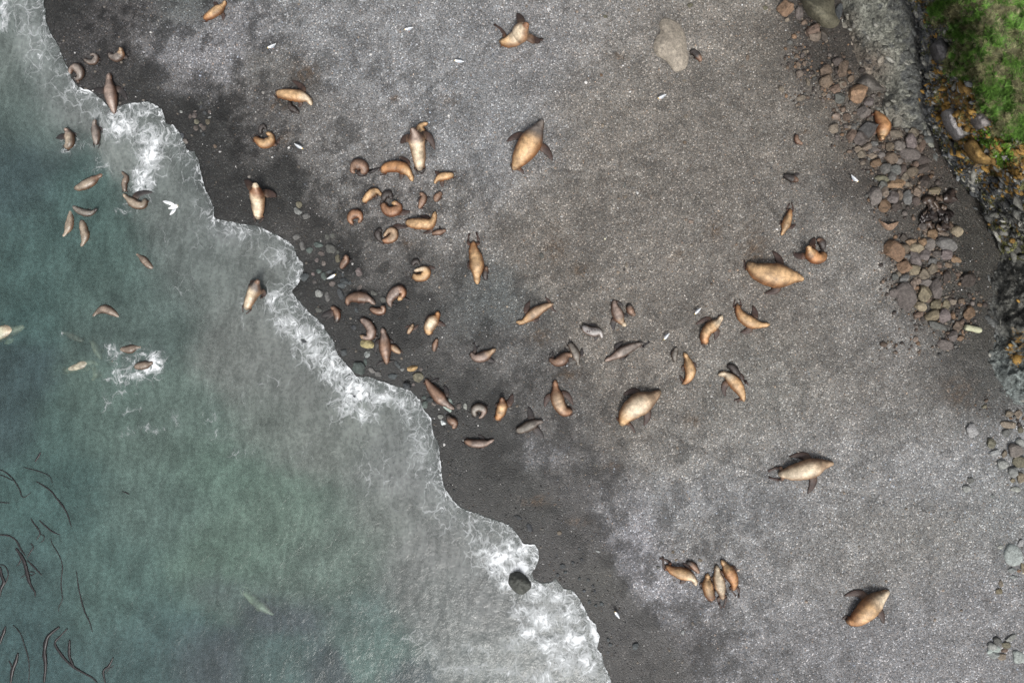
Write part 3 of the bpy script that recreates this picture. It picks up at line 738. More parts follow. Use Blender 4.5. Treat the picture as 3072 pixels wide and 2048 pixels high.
    B = B[:, :]; nb_ = len(B)
    r = np.clip(np.exp(rng.normal(math.log(.05), .55, ns)), .02, .20)
    sx, sy, sz = rng.uniform(.6, 1.5, (3, ns))
    an = -.85 + rng.normal(0, .5, ns); ca, sa = np.cos(an)[:, None], np.sin(an)[:, None]
    Q = B[None] * (1 + rng.uniform(-.3, .25, (ns, nb_, 1))) * np.stack([sx * r * 1.9, sy * r * .9, sz * r * .55], -1)[:, None]
    Q = np.stack([Q[..., 0] * ca - Q[..., 1] * sa, Q[..., 0] * sa + Q[..., 1] * ca, Q[..., 2]], -1) + P[:, None]
    FFs = (Fb[None] + (np.arange(ns) * nb_)[:, None, None]).reshape(-1, 3)
    lv = lich.ravel()[ix]; pv = pale.ravel()[ix]
    cs = C.reshape(-1, 3)[ix] * rng.uniform(.5, 1.9, (ns, 1))
    pick = rng.random(ns)
    cs = np.where((pick < .10 + .22 * pv)[:, None], np.array((.24, .235, .21)) * rng.uniform(.5, 1.3, (ns, 1)), cs)
    cs = np.where((pick > 1 - .62 * lv)[:, None], np.array((.25, .145, .035)) * rng.uniform(.5, 1.35, (ns, 1)), cs)
    o = np_mesh('cliff_stones', Q.reshape(-1, 3), FFs, M_ROCK, False, np.repeat(cs, nb_, 0))
    tag(o, 'broken stones lodged on the cliff face and along its foot', kind='stuff')
    tuf = np.clip(sm(dd, -.1, .5) * (1 - grass), 0, 1) * inb * sm(fbm(fx / 9, fy / 9, 3, 671), .55, .68)
    def pal_tuft(g, N): return np.array((.15, .15, .055)) * rng.uniform(.5, 1.3, (N, 1))
    scatter('cliff_herbs', tuf, 14000, 'olive tufts growing from the cliff face', .06, .16, pal_tuft)
build_cliff()

# ------------------------------------------------------------------ loose pebbles lying on the shingle
def build_pebbles():
    N = 52000
    px = rng.uniform(-120, 3192, N * 2); py = rng.uniform(-120, 2168, N * 2)
    x, y = W(px, py, 0.4)
    sd = shore_sd(x, y)
    fx, fy = px * 2352 / 3072, py * 2352 / 3072
    u, v = (px - 1536) / S, (1024 - py) / S
    dc = right_sd(u, v, BASE)
    clump = fbm(fx / 30, fy / 30, 4, 701)
    keep = (sd > 0.05) & (dc < 0.1) & (rng.random(N * 2) < 0.25 + 0.75 * sm(clump, .35, .62))
    x, y, sd, fx, fy = [a[keep][:N] for a in (x, y, sd, fx, fy)]
    n = len(x)
    z = ground_z(x, y, sd)
    r = np.exp(rng.normal(math.log(0.023), .38, n)); r = np.clip(r, .012, .085)
    big = rng.random(n) < 0.012
    r = np.where(big, rng.uniform(.05, .095, n), r)
    C = blend(fx, fy, LAND_BLOBS)
    lum = C.mean(-1, keepdims=True)
    f = np.exp(rng.normal(0.0, .45, n))[:, None]
    C = C * f
    warm = rng.random(n)[:, None]
    C = C * np.where(warm > .80, np.array((1.25, 1.0, .8)), np.where(warm < .3, np.array((.92, 1.0, 1.1)), 1.0))
    C = np.clip(C, .02, .62)
    white = (rng.random(n) < .028)[:, None]
    C = np.where(white, np.array((.48, .47, .46)) * rng.uniform(.6, 1.2, (n, 1)), C)
    C = np.where(big[:, None] & ~white, C * .5 + .5 * np.array((.19, .165, .135)) * rng.uniform(.6, 1.3, (n, 1)), C)
    K = 6
    a0 = rng.uniform(0, 6.28, n); el = rng.uniform(.65, 1.0, n)
    ang = np.arange(K) / K * 2 * math.pi
    ca, sa = np.cos(a0)[:, None], np.sin(a0)[:, None]
    jit = rng.uniform(.78, 1.2, (n, K))
    ex, ey = np.cos(ang)[None] * jit * r[:, None], np.sin(ang)[None] * jit * (r * el)[:, None]
    RX, RY = x[:, None] + ex * ca - ey * sa, y[:, None] + ex * sa + ey * ca
    hz = r * rng.uniform(.5, .8, n)
    ring0 = np.stack([RX, RY, np.broadcast_to((z - .01)[:, None], RX.shape)], -1)
    tx, ty = x[:, None] + (RX - x[:, None]) * .6, y[:, None] + (RY - y[:, None]) * .6
    ring1 = np.stack([tx, ty, np.broadcast_to((z + hz * .8)[:, None], RX.shape)], -1)
    top = np.stack([x, y, z + hz], -1)[:, None]
    VV = np.concatenate([ring0, ring1, top], 1).reshape(-1, 3)
    b = np.arange(n)[:, None] * (2 * K + 1)
    tri = []
    for k in range(K):
        k2 = (k + 1) % K
        tri += [b + np.array([k, k2, K + k2]), b + np.array([k, K + k2, K + k]), b + np.array([K + k, K + k2, 2 * K])]
    o = np_mesh('pebbles', VV, np.concatenate(tri), M_PEBBLE, True, np.repeat(C, 2 * K + 1, 0))
    tag(o, 'loose pale and dark pebbles strewn over the shingle', kind='stuff')
build_pebbles()
# ------------------------------------------------------------------ sea lions
PROF = {
 'f': ([0, .04, .10, .2, .34, .48, .58, .67, .75, .82, .87, .91, .945, .975, 1], [.20, .34, .46, .68, .90, 1.0, .98, .84, .63, .48, .44, .46, .37, .25, .11]),
 'b': ([0, .04, .10, .2, .34, .48, .58, .66, .73, .79, .84, .885, .92, .955, .98, 1], [.20, .36, .48, .72, .90, .98, 1.0, .93, .78, .62, .50, .42, .37, .29, .23, .12]),
 'p': ([0, .04, .10, .2, .34, .48, .60, .70, .78, .84, .89, .93, .96, .985, 1], [.22, .42, .56, .78, .95, 1.0, .98, .84, .70, .68, .66, .55, .42, .32, .16]),
}
FUR = {'gold': (.40, .25, .125), 'cream': (.50, .405, .29), 'orange': (.29, .138, .052), 'brown': (.165, .098, .066), 'grey': (.165, .138, .122),
       'silver': (.26, .245, .24), 'dark': (.036, .029, .027), 'tan': (.30, .205, .13), 'redbrown': (.21, .105, .055), 'pinkgrey': (.21, .155, .13), 'wetgrey': (.13, .115, .10), 'wetbrown': (.155, .118, .092), 'wettan': (.23, .185, .14), 'murk': (.27, .245, .185), 'seagreen': (.44, .46, .34)}
FLIP = {'dark': (.022, .018, .018)}

def catmull(P, n):
    P = np.array(P, float)
    Q = np.vstack([2 * P[0] - P[1], P, 2 * P[-1] - P[-2]])
    out = []
    for i in range(1, len(Q) - 2):
        p0, p1, p2, p3 = Q[i - 1], Q[i], Q[i + 1], Q[i + 2]
        for t in np.linspace(0, 1, 24, endpoint=False):
            out.append(.5 * ((2 * p1) + (-p0 + p2) * t + (2 * p0 - 5 * p1 + 4 * p2 - p3) * t * t + (-p0 + 3 * p1 - 3 * p2 + p3) * t ** 3))
    out.append(Q[-2]); out = np.array(out)
    d = np.r_[0, np.cumsum(np.linalg.norm(np.diff(out, axis=0), axis=1))]
    s = np.linspace(0, d[-1], n)
    return np.stack([np.interp(s, d, out[:, k]) for k in range(out.shape[1])], 1), d[-1]

def sealion(label, t, spine, hw, pal, kind='f', neck=None, rear=None, ff=(), hf=(), z=None, group=None, flat=.84, face=None, wet=0.3, name=None, mott=.0, curl=None):
    """spine: sheet points tail -> nose, an optional third number lifts that point (metres);
    ff / hf: sheet positions of the fore / hind flipper tips; z: height of the body axis when afloat"""
    sc = 3.0625 if isinstance(t, int) else t[2]
    if curl:                            # curled up: draw the spine in so that the flanks meet
        mx = (min(q[0] for q in spine) + max(q[0] for q in spine)) / 2; my = (min(q[1] for q in spine) + max(q[1] for q in spine)) / 2
        spine = [(mx + (q[0] - mx) * curl, my + (q[1] - my) * curl) + tuple(q[2:]) for q in spine]
    P = []
    for q in spine:
        a, b = TP(t, q[0], q[1])
        P.append((a / S, b / S, q[2] if len(q) > 2 else 0.0))
    N, M = (46, 20) if kind != 'p' else (34, 16)
    path, Ln = catmull(P, N)
    tt = np.linspace(0, 1, N)
    # denser rings at the head
    hwm = hw / sc / S * (.98 if kind != 'b' else .91)
    r = np.interp(tt, *PROF[kind]) * hwm
    if not hf:                          # hind flippers folded under: broad rounded rump
        r = np.maximum(r, hwm * np.interp(tt, [0, .03, .08, .16, .28, .42, .48, .5], [.34, .50, .64, .79, .92, .98, .5, 0]) * (1.0 if kind != 'b' else .93))
    cpx, cpy = np.mean([p[0] for p in P]) * S, np.mean([p[1] for p in P]) * S
    if z is None:
        gs = [surface_at(P[k][0] * S, P[k][1] * S) for k in (0, len(P) // 2, -1)]
        g = np.interp(tt, [0, .5, 1], gs) if max(gs) < 3 else np.full(N, min(gs))
        gsea = np.maximum(g, -0.30)
        zc = gsea + r * flat * .70
    else:
        z = z - .01
        zc = np.full(N, z) + (r - hwm) * .35
    zc = zc + path[:, 2]
    rl = random.Random(sum(map(ord, label)) * 7)
    ph = rl.uniform(0, 40)
    r = r * (1 + .16 * (fbm(tt * 7 + ph, tt * 0 + ph, 3, 19) - .5) * np.clip((.84 - tt) / .2, 0, 1))     # fat rolls
    if kind == 'b':   # folds behind the neck
        r = r * (1 - .05 * np.exp(-((tt - .57) / .012) ** 2) - .03 * np.exp(-((tt - .64) / .012) ** 2))
    cx, cy = W(path[:, 0] * S, path[:, 1] * S, zc)
    c = np.stack([cx, cy, zc], 1)
    T = np.gradient(c, axis=0); T /= np.linalg.norm(T, axis=1)[:, None] + 1e-9
    R = np.zeros_like(T); last = None
    for i in range(N):
        h = np.array([T[i][1], -T[i][0], 0.0]); l = np.linalg.norm(h)
        if l < .25 and last is not None: h = last
        else: h = h / (l + 1e-9)
        R[i] = h; last = h
    # smooth side vectors
    for _ in range(3):
        R[1:-1] = (R[:-2] + R[1:-1] * 2 + R[2:]) / 4
    R /= np.linalg.norm(R, axis=1)[:, None]
    U = np.cross(R, T); U /= np.linalg.norm(U, axis=1)[:, None]
    ang = np.arange(M) / M * 2 * math.pi
    verts = []; cols = []; wets = []
    base = np.array(FUR[pal]); nk = np.array(FUR[neck]) if neck else base; rr = np.array(FUR[rear]) if rear else base
    rs = random.Random(hash((label, 3)) % 99991 if False else sum(map(ord, label)))
    ox, oy = rs.uniform(0, 50), rs.uniform(0, 50)
    dk = np.array((.028, .02, .018))
    TT, CA = np.meshgrid(tt, np.cos(ang), indexing='ij'); SA = np.broadcast_to(np.sin(ang), TT.shape)
    FH = flat + (1 - flat) * sm(TT, .7, .86)
    HH = r[:, None] * FH * np.where(SA > 0, SA, SA * .82)
    verts = list((c[:, None] + R[:, None] * (r[:, None] * CA)[..., None] + U[:, None] * HH[..., None]).reshape(-1, 3))
    wn_ = np.clip((TT - .56) / .16, 0, 1)[..., None]; wr = np.clip((.34 - TT) / .2, 0, 1)[..., None]
    K = base * (1 - wn_) + nk * wn_; K = K * (1 - wr) + rr * wr
    side = sm(np.abs(CA), .40, .98)[..., None]                      # redder, darker flank fur, with soft side shade painted in
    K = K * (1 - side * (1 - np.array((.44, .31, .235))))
    bk = sm(SA, .70, 1.0)[..., None]                               # paler back fur, with the sheen from above painted in
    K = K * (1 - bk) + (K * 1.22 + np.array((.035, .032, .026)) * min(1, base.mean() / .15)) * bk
    mo = .74 + .52 * fbm(TT * Ln * 3.2 + ox, CA * 1.1 + oy, 4, 9)
    mo = mo * (1 - max(mott, .30) * sm(fbm(TT * Ln * 2.6 + oy, CA * 1.3 + ox, 4, 12), .48, .62))
    K = K * mo[..., None]
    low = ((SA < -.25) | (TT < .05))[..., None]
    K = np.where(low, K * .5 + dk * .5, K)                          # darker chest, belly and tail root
    if face:
        wf = np.clip((TT - .86) / .05, 0, 1)[..., None]; K = K * (1 - wf) + np.array(FUR[face]) * wf
    K = np.where((TT > .985)[..., None], dk, K)
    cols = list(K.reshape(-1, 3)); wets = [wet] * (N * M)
    skip = set(); faces = []
    def vid(i, j): return i * M + (j % M)
    def add_flipper(i0, ni, j0, nj, tip, chord, tipw, tcol, droop=True):
        loop = [vid(i0 + a, j0) for a in range(ni + 1)] + [vid(i0 + ni, j0 + b) for b in range(1, nj + 1)] + \
               [vid(i0 + a, j0 + nj) for a in range(ni - 1, -1, -1)] + [vid(i0, j0 + b) for b in range(nj - 1, 0, -1)]
        for a in range(ni):
            for b in range(nj): skip.add((i0 + a, (j0 + b) % M))
        LP = np.array([verts[q] for q in loop]); c0 = LP.mean(0)
        im = i0 + ni // 2
        out = c0 - c[im]; out /= np.linalg.norm(out) + 1e-9
        tip = np.array(tip); L = np.linalg.norm(tip - c0)
        ctrl = c0 + out * .45 * L + (T[im] * .16 * L if i0 > 8 else 0)      # swept back
        if droop: ctrl[2] = max(ctrl[2] * .5 + tip[2] * .5, tip[2] + .02)
        off = LP - c0
        phi = np.arctan2(off @ U[im], off @ T[im])
        prev = loop; ST = 7
        for s in range(1, ST + 1):
            q = s / ST
            p = (1 - q) ** 2 * c0 + 2 * q * (1 - q) * ctrl + q * q * tip
            ax = 2 * (1 - q) * (ctrl - c0) + 2 * q * (tip - ctrl); ax /= np.linalg.norm(ax) + 1e-9
            ch = np.cross((0, 0, 1), ax); n_ = np.linalg.norm(ch)
            ch = ch / n_ if n_ > .05 else T[im]
            if ch @ T[im] < 0: ch = -ch
            nr = np.cross(ax, ch); nr /= np.linalg.norm(nr) + 1e-9
            if nr @ U[im] < 0: nr = -nr
            cw = chord * (np.interp(q, [0, .2, .5, .75, .9, 1], [.95, 1.0, .92, .66, .42, tipw]))
            th = np.interp(q, [0, .3, 1], [.075, .035, .012]) * (chord / .1)
            ring = []
            for k, f in enumerate(phi):
                # trailing edge is scalloped, leading edge straight
                e = math.cos(f); sc_ = 1.0 if e > 0 else 1.0 - .10 * math.sin(q * 19)
                verts.append(p + ch * cw * e * sc_ + nr * th * math.sin(f))
                w_ = min(1, q * 2.2)
                cols.append((np.array(cols[loop[k]]) * (1 - w_) + np.array(tcol) * w_)); wets.append(-.3)
                ring.append(len(verts) - 1)
            n = len(loop)
            for k in range(n): faces.append((prev[k], prev[(k + 1) % n], ring[(k + 1) % n], ring[k]))
            prev = ring
        verts.append(np.mean([verts[q] for q in prev], 0)); cols.append(np.array(tcol)); wets.append(wet)
        e = len(verts) - 1
        for k in range(len(prev)): faces.append((prev[k], prev[(k + 1) % len(prev)], e))
    def tip3(q, lift=.02):
        px, py = TP(t, q[0], q[1])
        zt = (surface_at(px, py) if z is None else z - .1)
        zt = max(zt, -0.25) + lift + (q[2] if len(q) > 2 else 0)
        return np.array((*W(px, py, zt), zt))
    fcol = np.array((.022, .018, .018)) if pal not in ('gold', 'orange', 'redbrown', 'tan', 'cream') else np.array((.040, .022, .017))
    if z is not None and pal in ('murk', 'seagreen'): fcol = base * .7
    # fore flippers
    iF = int(N * .60); sides = {}
    for q in ff:
        p = tip3(q); s = 1 if (p - c[iF]) @ R[iF] > 0 else -1
        if s in sides: s = -s
        sides[s] = p
    for s in (1, -1):
        if s in sides: p = sides[s]
        else:
            i2 = int(N * .42)
            p = c[i2] + R[i2] * s * r[i2] * 1.18; p[2] = c[i2][2] - r[i2] * flat * .62
        L = np.linalg.norm(p - c[iF])
        chord = min(max(.21 * L, .05), .16) * (1.3 if kind == 'b' else 1.1)
        j0 = -3 if s == 1 else M // 2 + 1
        ni = max(3, int(round(1.7 * chord / (np.linalg.norm(c[iF] - c[iF - 1]) + 1e-6))))
        ni = min(ni, 7)
        add_flipper(iF - ni // 2, ni, j0, 2, p, chord, .12, fcol)
    # hind flippers
    hs = {}
    for q in hf:
        p = tip3(q); s = 1 if (p - c[2]) @ R[2] > 0 else -1
        if s in hs: s = -s
        hs[s] = p
    for s in (1, -1):
        if s in hs: p = hs[s]
        else:
            bl = .16 if kind != 'p' else .07
            if kind == 'b': bl = .22
            p = c[0] - T[0] * bl + R[0] * s * (.09 if kind != 'p' else .05); p[2] = c[0][2] - r[0] * .4
        L = np.linalg.norm(p - c[2])
        chord = min(max(.16 * L, .03), .10)
        add_flipper(1, 3, -2 if s == 1 else M // 2, 2, p, chord, .65, fcol)
    for i in range(N - 1):
        for j in range(M):
            if (i, j) in skip: continue
            faces.append((vid(i, j), vid(i, j + 1), vid(i + 1, j + 1), vid(i + 1, j)))
    for i, s in ((0, -1), (N - 1, 1)):
        verts.append(c[i] + T[i] * s * r[i] * .5); cols.append(cols[vid(i, M // 4)] if s < 0 else dk); wets.append(wet)
        e = len(verts) - 1
        for j in range(M):
            faces.append((vid(i, j), vid(i, j + 1), e) if s > 0 else (vid(i, j + 1), vid(i, j), e))
    # ears and eyes, small knobs on the head
    def knob(i, a, size, colr, stretch=1.0):
        d = R[i] * math.cos(a) + U[i] * math.sin(a)
        o = c[i] + d * r[i] * .97
        b0 = len(verts)
        for v in (T[i], -T[i], np.cross(d, T[i]), -np.cross(d, T[i])): verts.append(o + v * size)
        verts.append(o + d * size * stretch - T[i] * size * (stretch - 1)); verts.append(o - d * size)
        for _ in range(6): cols.append(np.array(colr)); wets.append(.9)
        for q in ((0, 2, 4), (2, 1, 4), (1, 3, 4), (3, 0, 4), (2, 0, 5), (1, 2, 5), (3, 1, 5), (0, 3, 5)): faces.append(tuple(b0 + x for x in q))
    hs_ = r[int(N * .9)]
    for s in (1, -1):
        a = math.pi / 2 - s * 1.05
        knob(int(N * .865), math.pi / 2 - s * 1.2, hs_ * .16, cols[vid(int(N * .85), 4)] * .6, 2.2)
        knob(int(N * .925), math.pi / 2 - s * .85, hs_ * .17, (.008, .007, .007))
    nm = name or {'f': 'sea_lion', 'b': 'sea_lion_bull', 'p': 'sea_lion_pup'}[kind]
    # origin at the animal's base
    org = np.array([c[N // 2][0], c[N // 2][1], min(v[2] for v in verts)])
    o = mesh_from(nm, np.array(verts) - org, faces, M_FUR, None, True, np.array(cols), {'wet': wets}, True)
    o.location = org
    tag(o, label, 'sea lion pup' if kind == 'p' else 'sea lion', group)
    return o

G_IN = 'sea lions swimming in the surf'; G_ON = 'sea lions hauled out on the shingle'; G_P = 'sea lion pups on the beach'; G_B = 'large sea lion bulls'
A = sealion
# --- top left
A('golden brown sea lion at the top edge, flippers out, tail toward the sea', 0, [(1875, 172), (1920, 150), (1975, 112), (2025, 78), (2055, 45), (2074, 8)], 46, 'gold', ff=[(1962, 18), (2048, 188)], rear='orange', group=G_ON, mott=.35)
A('wet grey sea lion curled round, head up, above the small curled one', 0, [(988, 490), (1015, 530), (1075, 545), (1125, 505), (1130, 455, .2), (1108, 425, .35)], 44, 'grey', neck='tan', ff=[(1190, 465)], hf=[(985, 465), (1000, 470)], wet=.7, curl=0.78, group=G_ON)
A('smallest of the three curled grey sea lions by the upper waterline', 0, [(762, 545), (815, 575), (868, 573), (895, 530), (868, 497), (825, 508)], 29, 'grey', wet=.7, hf=[(740, 535)], curl=0.88, group=G_ON)
A('round-curled grey sea lion right at the edge of the swash', 0, [(692, 752), (742, 722), (750, 655), (700, 605), (645, 625), (632, 680)], 43, 'grey', neck='pinkgrey', wet=.8, hf=[(640, 735), (620, 705)], curl=0.78, group=G_ON)
A('wet grey sea lion crawling up from the surf with both flippers spread', 0, [(1052, 1048), (1040, 980), (1022, 900), (1012, 820), (1003, 740), (1008, 672)], 58, 'pinkgrey', ff=[(1168, 925), (858, 822)], hf=[(962, 1045), (1092, 1030)], wet=.8, group=G_ON)
A('tan sea lion facing up the beach beside white foam, left of the dark one', 0, [(602, 1360), (640, 1320), (640, 1255), (622, 1205), (592, 1178, .15)], 46, 'wettan', neck='pinkgrey', ff=[(515, 1270)], z=.12, wet=.9, group=G_IN)
A('olive grey sea lion upright in the foam below the crawling one', 0, [(885, 1330), (885, 1260), (878, 1185), (868, 1135, .1), (878, 1096, .2)], 39, 'grey', z=.14, wet=.9, group=G_IN)
# --- upper middle
A('golden sea lion with one flipper up, alone above the curled mother', 1, [(190, 858), (265, 868), (350, 878), (425, 890), (480, 915), (516, 968)], 58, 'gold', neck='cream', ff=[(335, 742), (392, 985)], rear='gold', group=G_ON)
A('black pup pressed against the belly of the lone golden sea lion', 1, [(310, 935), (318, 985), (352, 1008), (398, 1042)], 28, 'dark', 'p', group=G_P)
A('golden sea lion curled in a hook with a black pup at its flank', 1, [(-24, 1265), (25, 1305), (85, 1330), (145, 1295), (150, 1240, .05), (96, 1213, .1)], 46, 'gold', ff=[(218, 1265)], rear='orange', curl=0.88, group=G_ON)
A('black pup nestled above the hook-curled golden sea lion', 1, [(42, 1228), (42, 1185), (68, 1158), (96, 1188)], 23, 'dark', 'p', group=G_P)
A('cream bull with head thrown back, pink-brown neck, in the upper middle', 1, [(1505, 1562), (1500, 1470), (1488, 1370), (1475, 1290, .15), (1455, 1225, .65), (1430, 1170, 1.05)], 84, 'cream', 'b', neck='pinkgrey', ff=[(1330, 1320), (1642, 1375)], group=G_B, wet=.4)
A('golden sea lion half hidden behind the head of the cream bull', 1, [(1540, 1300), (1525, 1240), (1510, 1185), (1530, 1150), (1578, 1133)], 42, 'gold', rear='redbrown', group=G_ON)
A('pale bull at the top middle looking up, dark brown face', 2, [(-112, 380), (-60, 390), (0, 372), (55, 335, .1), (100, 275, .5), (128, 235, .95), (140, 205, 1.15)], 88, 'cream', 'b', neck='cream', face='redbrown', ff=[(288, 358), (45, 125)], hf=[(-165, 225), (-108, 442)], rear='gold', group=G_B)
A('dark pup tucked against the big beige boulder', 2, [(1638, 485), (1665, 480), (1700, 508), (1738, 565)], 32, 'dark', 'p', neck='brown', group=G_P)
A('huge bull with grey-brown neck and golden rump, above the pale gravel', 2, [(15, 1555), (75, 1455), (145, 1350), (200, 1255), (245, 1175), (280, 1108)], 114, 'gold', 'b', neck='grey', ff=[(-48, 1300), (372, 1478)], hf=[(110, 1600), (10, 1590)], rear='gold', group=G_B)
A('orange sea lion lying on the rock pile under the cliff', 3, [(985, 1022), (1022, 1080), (1060, 1150), (1052, 1215), (1040, 1265, .1), (1058, 1290, .35)], 64, 'orange', ff=[(908, 1268), (1128, 1275)], hf=[(935, 985), (900, 1085)], neck='gold', group=G_ON)
A('small dark pup alone left of the rock pile', 3, [(262, 1238), (262, 1285), (288, 1312), (315, 1322)], 24, 'brown', 'p', group=G_P)
# --- in the water
A('brown sea lion swimming to the upper right, below the tan pair', 4, [(690, 165), (750, 148), (830, 108), (900, 62), (952, 32)], 48, 'wettan', z=.02, wet=.9, neck='brown', group=G_IN)
A('slim dark sea lion left of the bright foam tongue', 4, [(1148, 195), (1145, 120), (1160, 60), (1118, 8)], 30, 'wetbrown', z=.06, wet=.9, group=G_IN)
A('curved tan sea lion at the foot of the bright foam tongue', 4, [(1340, 262), (1315, 315), (1245, 308), (1178, 258), (1132, 212)], 43, 'wettan', z=.08, wet=.9, ff=[(1405, 200)], group=G_IN)
A('dark-backed sea lion lifting its head, left of the flying gull', 4, [(672, 325), (720, 362), (790, 388), (850, 385, .05), (892, 350, .25)], 36, 'wetgrey', z=.0, wet=.9, ff=[(720, 295)], face='dark', group=G_IN)
A('slim tan sea lion, left one of the pair swimming side by side', 4, [(652, 355), (650, 440), (635, 520), (605, 580), (578, 612)], 40, 'wettan', z=.0, wet=.9, hf=[(645, 300), (665, 300)], group=G_IN)
A('slim tan sea lion, right one of the pair swimming side by side', 4, [(752, 455), (768, 520), (785, 590), (775, 650), (748, 702)], 43, 'wettan', z=.02, wet=.9, ff=[(720, 520), (890, 535)], group=G_IN)
A('brown sea lion swimming alone in the middle of the bay', 4, [(1412, 900), (1370, 868), (1325, 820), (1285, 785), (1252, 758)], 36, 'wetbrown', z=.0, wet=.9, group=G_IN)
A('brown sea lion bent like a bow, above the splashing group', 4, [(1110, 1352), (1040, 1302), (965, 1270), (900, 1298), (852, 1348)], 42, 'wetbrown', z=.0, wet=.9, ff=[(1022, 1188)], hf=[(1180, 1385), (1150, 1380)], group=G_IN)
A('pale bull surfacing at the left edge of the picture', 4, [(-220, 1600), (-110, 1560), (0, 1500), (80, 1468), (150, 1458), (228, 1420, .1)], 82, 'seagreen', 'b', neck='cream', face='cream', z=-.15, wet=.9, group=G_IN)
A('faint sea lion under water with a fleck of foam at its nose', 4, [(770, 1562), (705, 1535), (640, 1502), (565, 1482)], 36, 'pinkgrey', z=-.16, wet=.9, group=G_IN)
A('pale bull in the surf with its dark head raised', 4, [(2262, 1270), (2285, 1215), (2320, 1140), (2348, 1080, .3), (2362, 1030, .65), (2378, 1000, .85)], 66, 'cream', 'b', neck='grey', face='brown', z=.16, wet=.8, group=G_B)
# splashing group
WV = (180.0, 960.0, 7.128)
A('dark sea lion back arching out at the top of the splashing group', WV, [(1250, 660), (1360, 620), (1480, 625), (1620, 590), (1780, 570)], 95, 'wetbrown', z=-.02, wet=.9, hf=[(1900, 560), (1850, 500)], group=G_IN)
A('brown back breaking through the white ring of splash', WV, [(1600, 1000), (1700, 980), (1820, 960), (1930, 930), (2000, 900)], 95, 'wetbrown', z=.05, wet=.9, group=G_IN)
A('tan sea lion seen through the water at the left of the splashing group', WV, [(95, 1080), (250, 1040), (420, 985), (580, 920), (720, 900), (840, 960)], 105, 'murk', z=-.12, wet=.9, group=G_IN)
A('submerged tan sea lion with dark head pointing at the splashing group', WV, [(690, 430), (740, 540), (800, 660), (860, 780), (895, 890)], 85, 'murk', face='dark', z=-.14, wet=.9, group=G_IN)
A('submerged sea lion with only the small tan snout showing below the group', WV, [(700, 980), (760, 1060), (780, 1150), (740, 1220), (690, 1290)], 80, 'murk', face='tan', z=-.15, wet=.9, group=G_IN)
A('black head just out of the water in the splashing group', WV, [(1060, 900), (1110, 890), (1160, 880), (1200, 870, .05), (1225, 860, .08)], 55, 'wetgrey', face='dark', neck='dark', z=-.06, wet=.9, group=G_IN)
A('pale body ghosting deep under water near the lower middle', 13, [(-110, 720), (-50, 775), (20, 830), (90, 885), (165, 940)], 58, 'seagreen', 'b', z=-.26, wet=.9, group=G_IN)
# --- centre left cluster
A('cream bull with dark neck resting by the waterline, head raised', 5, [(18, 440), (20, 370), (18, 300), (12, 230, .15), (2, 165, .6), (-12, 108, .95)], 76, 'cream', 'b', neck='redbrown', ff=[(190, 240), (-105, 88)], wet=.5, face='cream', group=G_B)
A('dark brown sea lion curled into a ball, upper left of the dense cluster', 5, [(985, 40), (1015, -15), (975, -65), (905, -60), (868, -5), (895, 35)], 54, 'brown', wet=.5, ff=[(1140, -30)], curl=0.75, group=G_ON)
A('orange gold sea lion arched below the cream bull', 5, [(1155, 10), (1210, -30), (1300, -38), (1372, -8), (1415, 40), (1440, 98)], 58, 'orange', neck='gold', ff=[(1328, 82), (1310, -132)], group=G_ON)
A('small golden sea lion right of the cream bull, one flipper down', 5, [(1815, 38), (1760, 48), (1705, 58), (1665, 82), (1640, 118)], 40, 'gold', ff=[(1715, 152), (1640, 5)], group=G_ON, mott=.3)
A('tiny dark pup between the arched and the small golden sea lions', 5, [(1485, -15), (1510, 2), (1535, 0), (1555, -12)], 20, 'dark', 'p', group=G_P)
A('small gold-brown sea lion above the mother curled round a pup', 5, [(985, 285), (1020, 248), (1070, 205), (1115, 192), (1158, 235)], 42, 'gold', group=G_ON, mott=.5)
A('brown mother curled in a ring round a black pup', 5, [(1150, 285), (1165, 345), (1220, 388), (1290, 378), (1332, 330), (1300, 292, .1), (1248, 285, .15)], 50, 'redbrown', ff=[(1415, 372)], face='gold', wet=.4, curl=0.78, group=G_ON)
A('black pup inside the ring of its curled brown mother', 5, [(1168, 275), (1185, 228), (1225, 215), (1248, 262)], 36, 'dark', 'p', group=G_P)
A('slim black-brown young sea lion right of the curled mother', 5, [(1498, 348), (1525, 292), (1542, 240), (1508, 203)], 34, 'brown', 'p', ff=[(1602, 238), (1478, 290)], hf=[(1560, 350), (1480, 340)], group=G_P)
A('small brown pup right of the slim black-brown young one', 5, [(1648, 278), (1662, 250), (1682, 225), (1700, 203)], 36, 'brown', 'p', group=G_P)
A('brown sea lion curled like a horseshoe at the left of the cluster', 5, [(885, 508), (852, 445), (888, 388), (948, 388), (978, 438), (948, 488)], 43, 'redbrown', wet=.4, hf=[(900, 510), (915, 480)], curl=0.79, group=G_ON)
A('golden sea lion with neck bent up, low in the dense cluster', 5, [(1380, 475), (1450, 485), (1530, 488), (1595, 490), (1632, 448), (1648, 378)], 56, 'gold', ff=[(1535, 575), (1505, 415)], group=G_ON)
A('brown pup lying in front of the golden sea lion with bent neck', 5, [(1620, 578), (1660, 570), (1700, 562), (1745, 545)], 27, 'brown', 'p', ff=[(1685, 508), (1690, 602)], group=G_P)
A('tan brown sea lion curled tight, nose to rump, lowest of the cluster', 5, [(1150, 650), (1215, 648), (1278, 608), (1275, 548), (1222, 545), (1162, 608)], 43, 'tan', ff=[(1385, 525)], rear='redbrown', curl=0.79, group=G_ON)
A('black pup left of the tight-curled tan brown sea lion', 5, [(1142, 640), (1120, 590), (1132, 552), (1155, 545)], 34, 'dark', 'p', group=G_P)
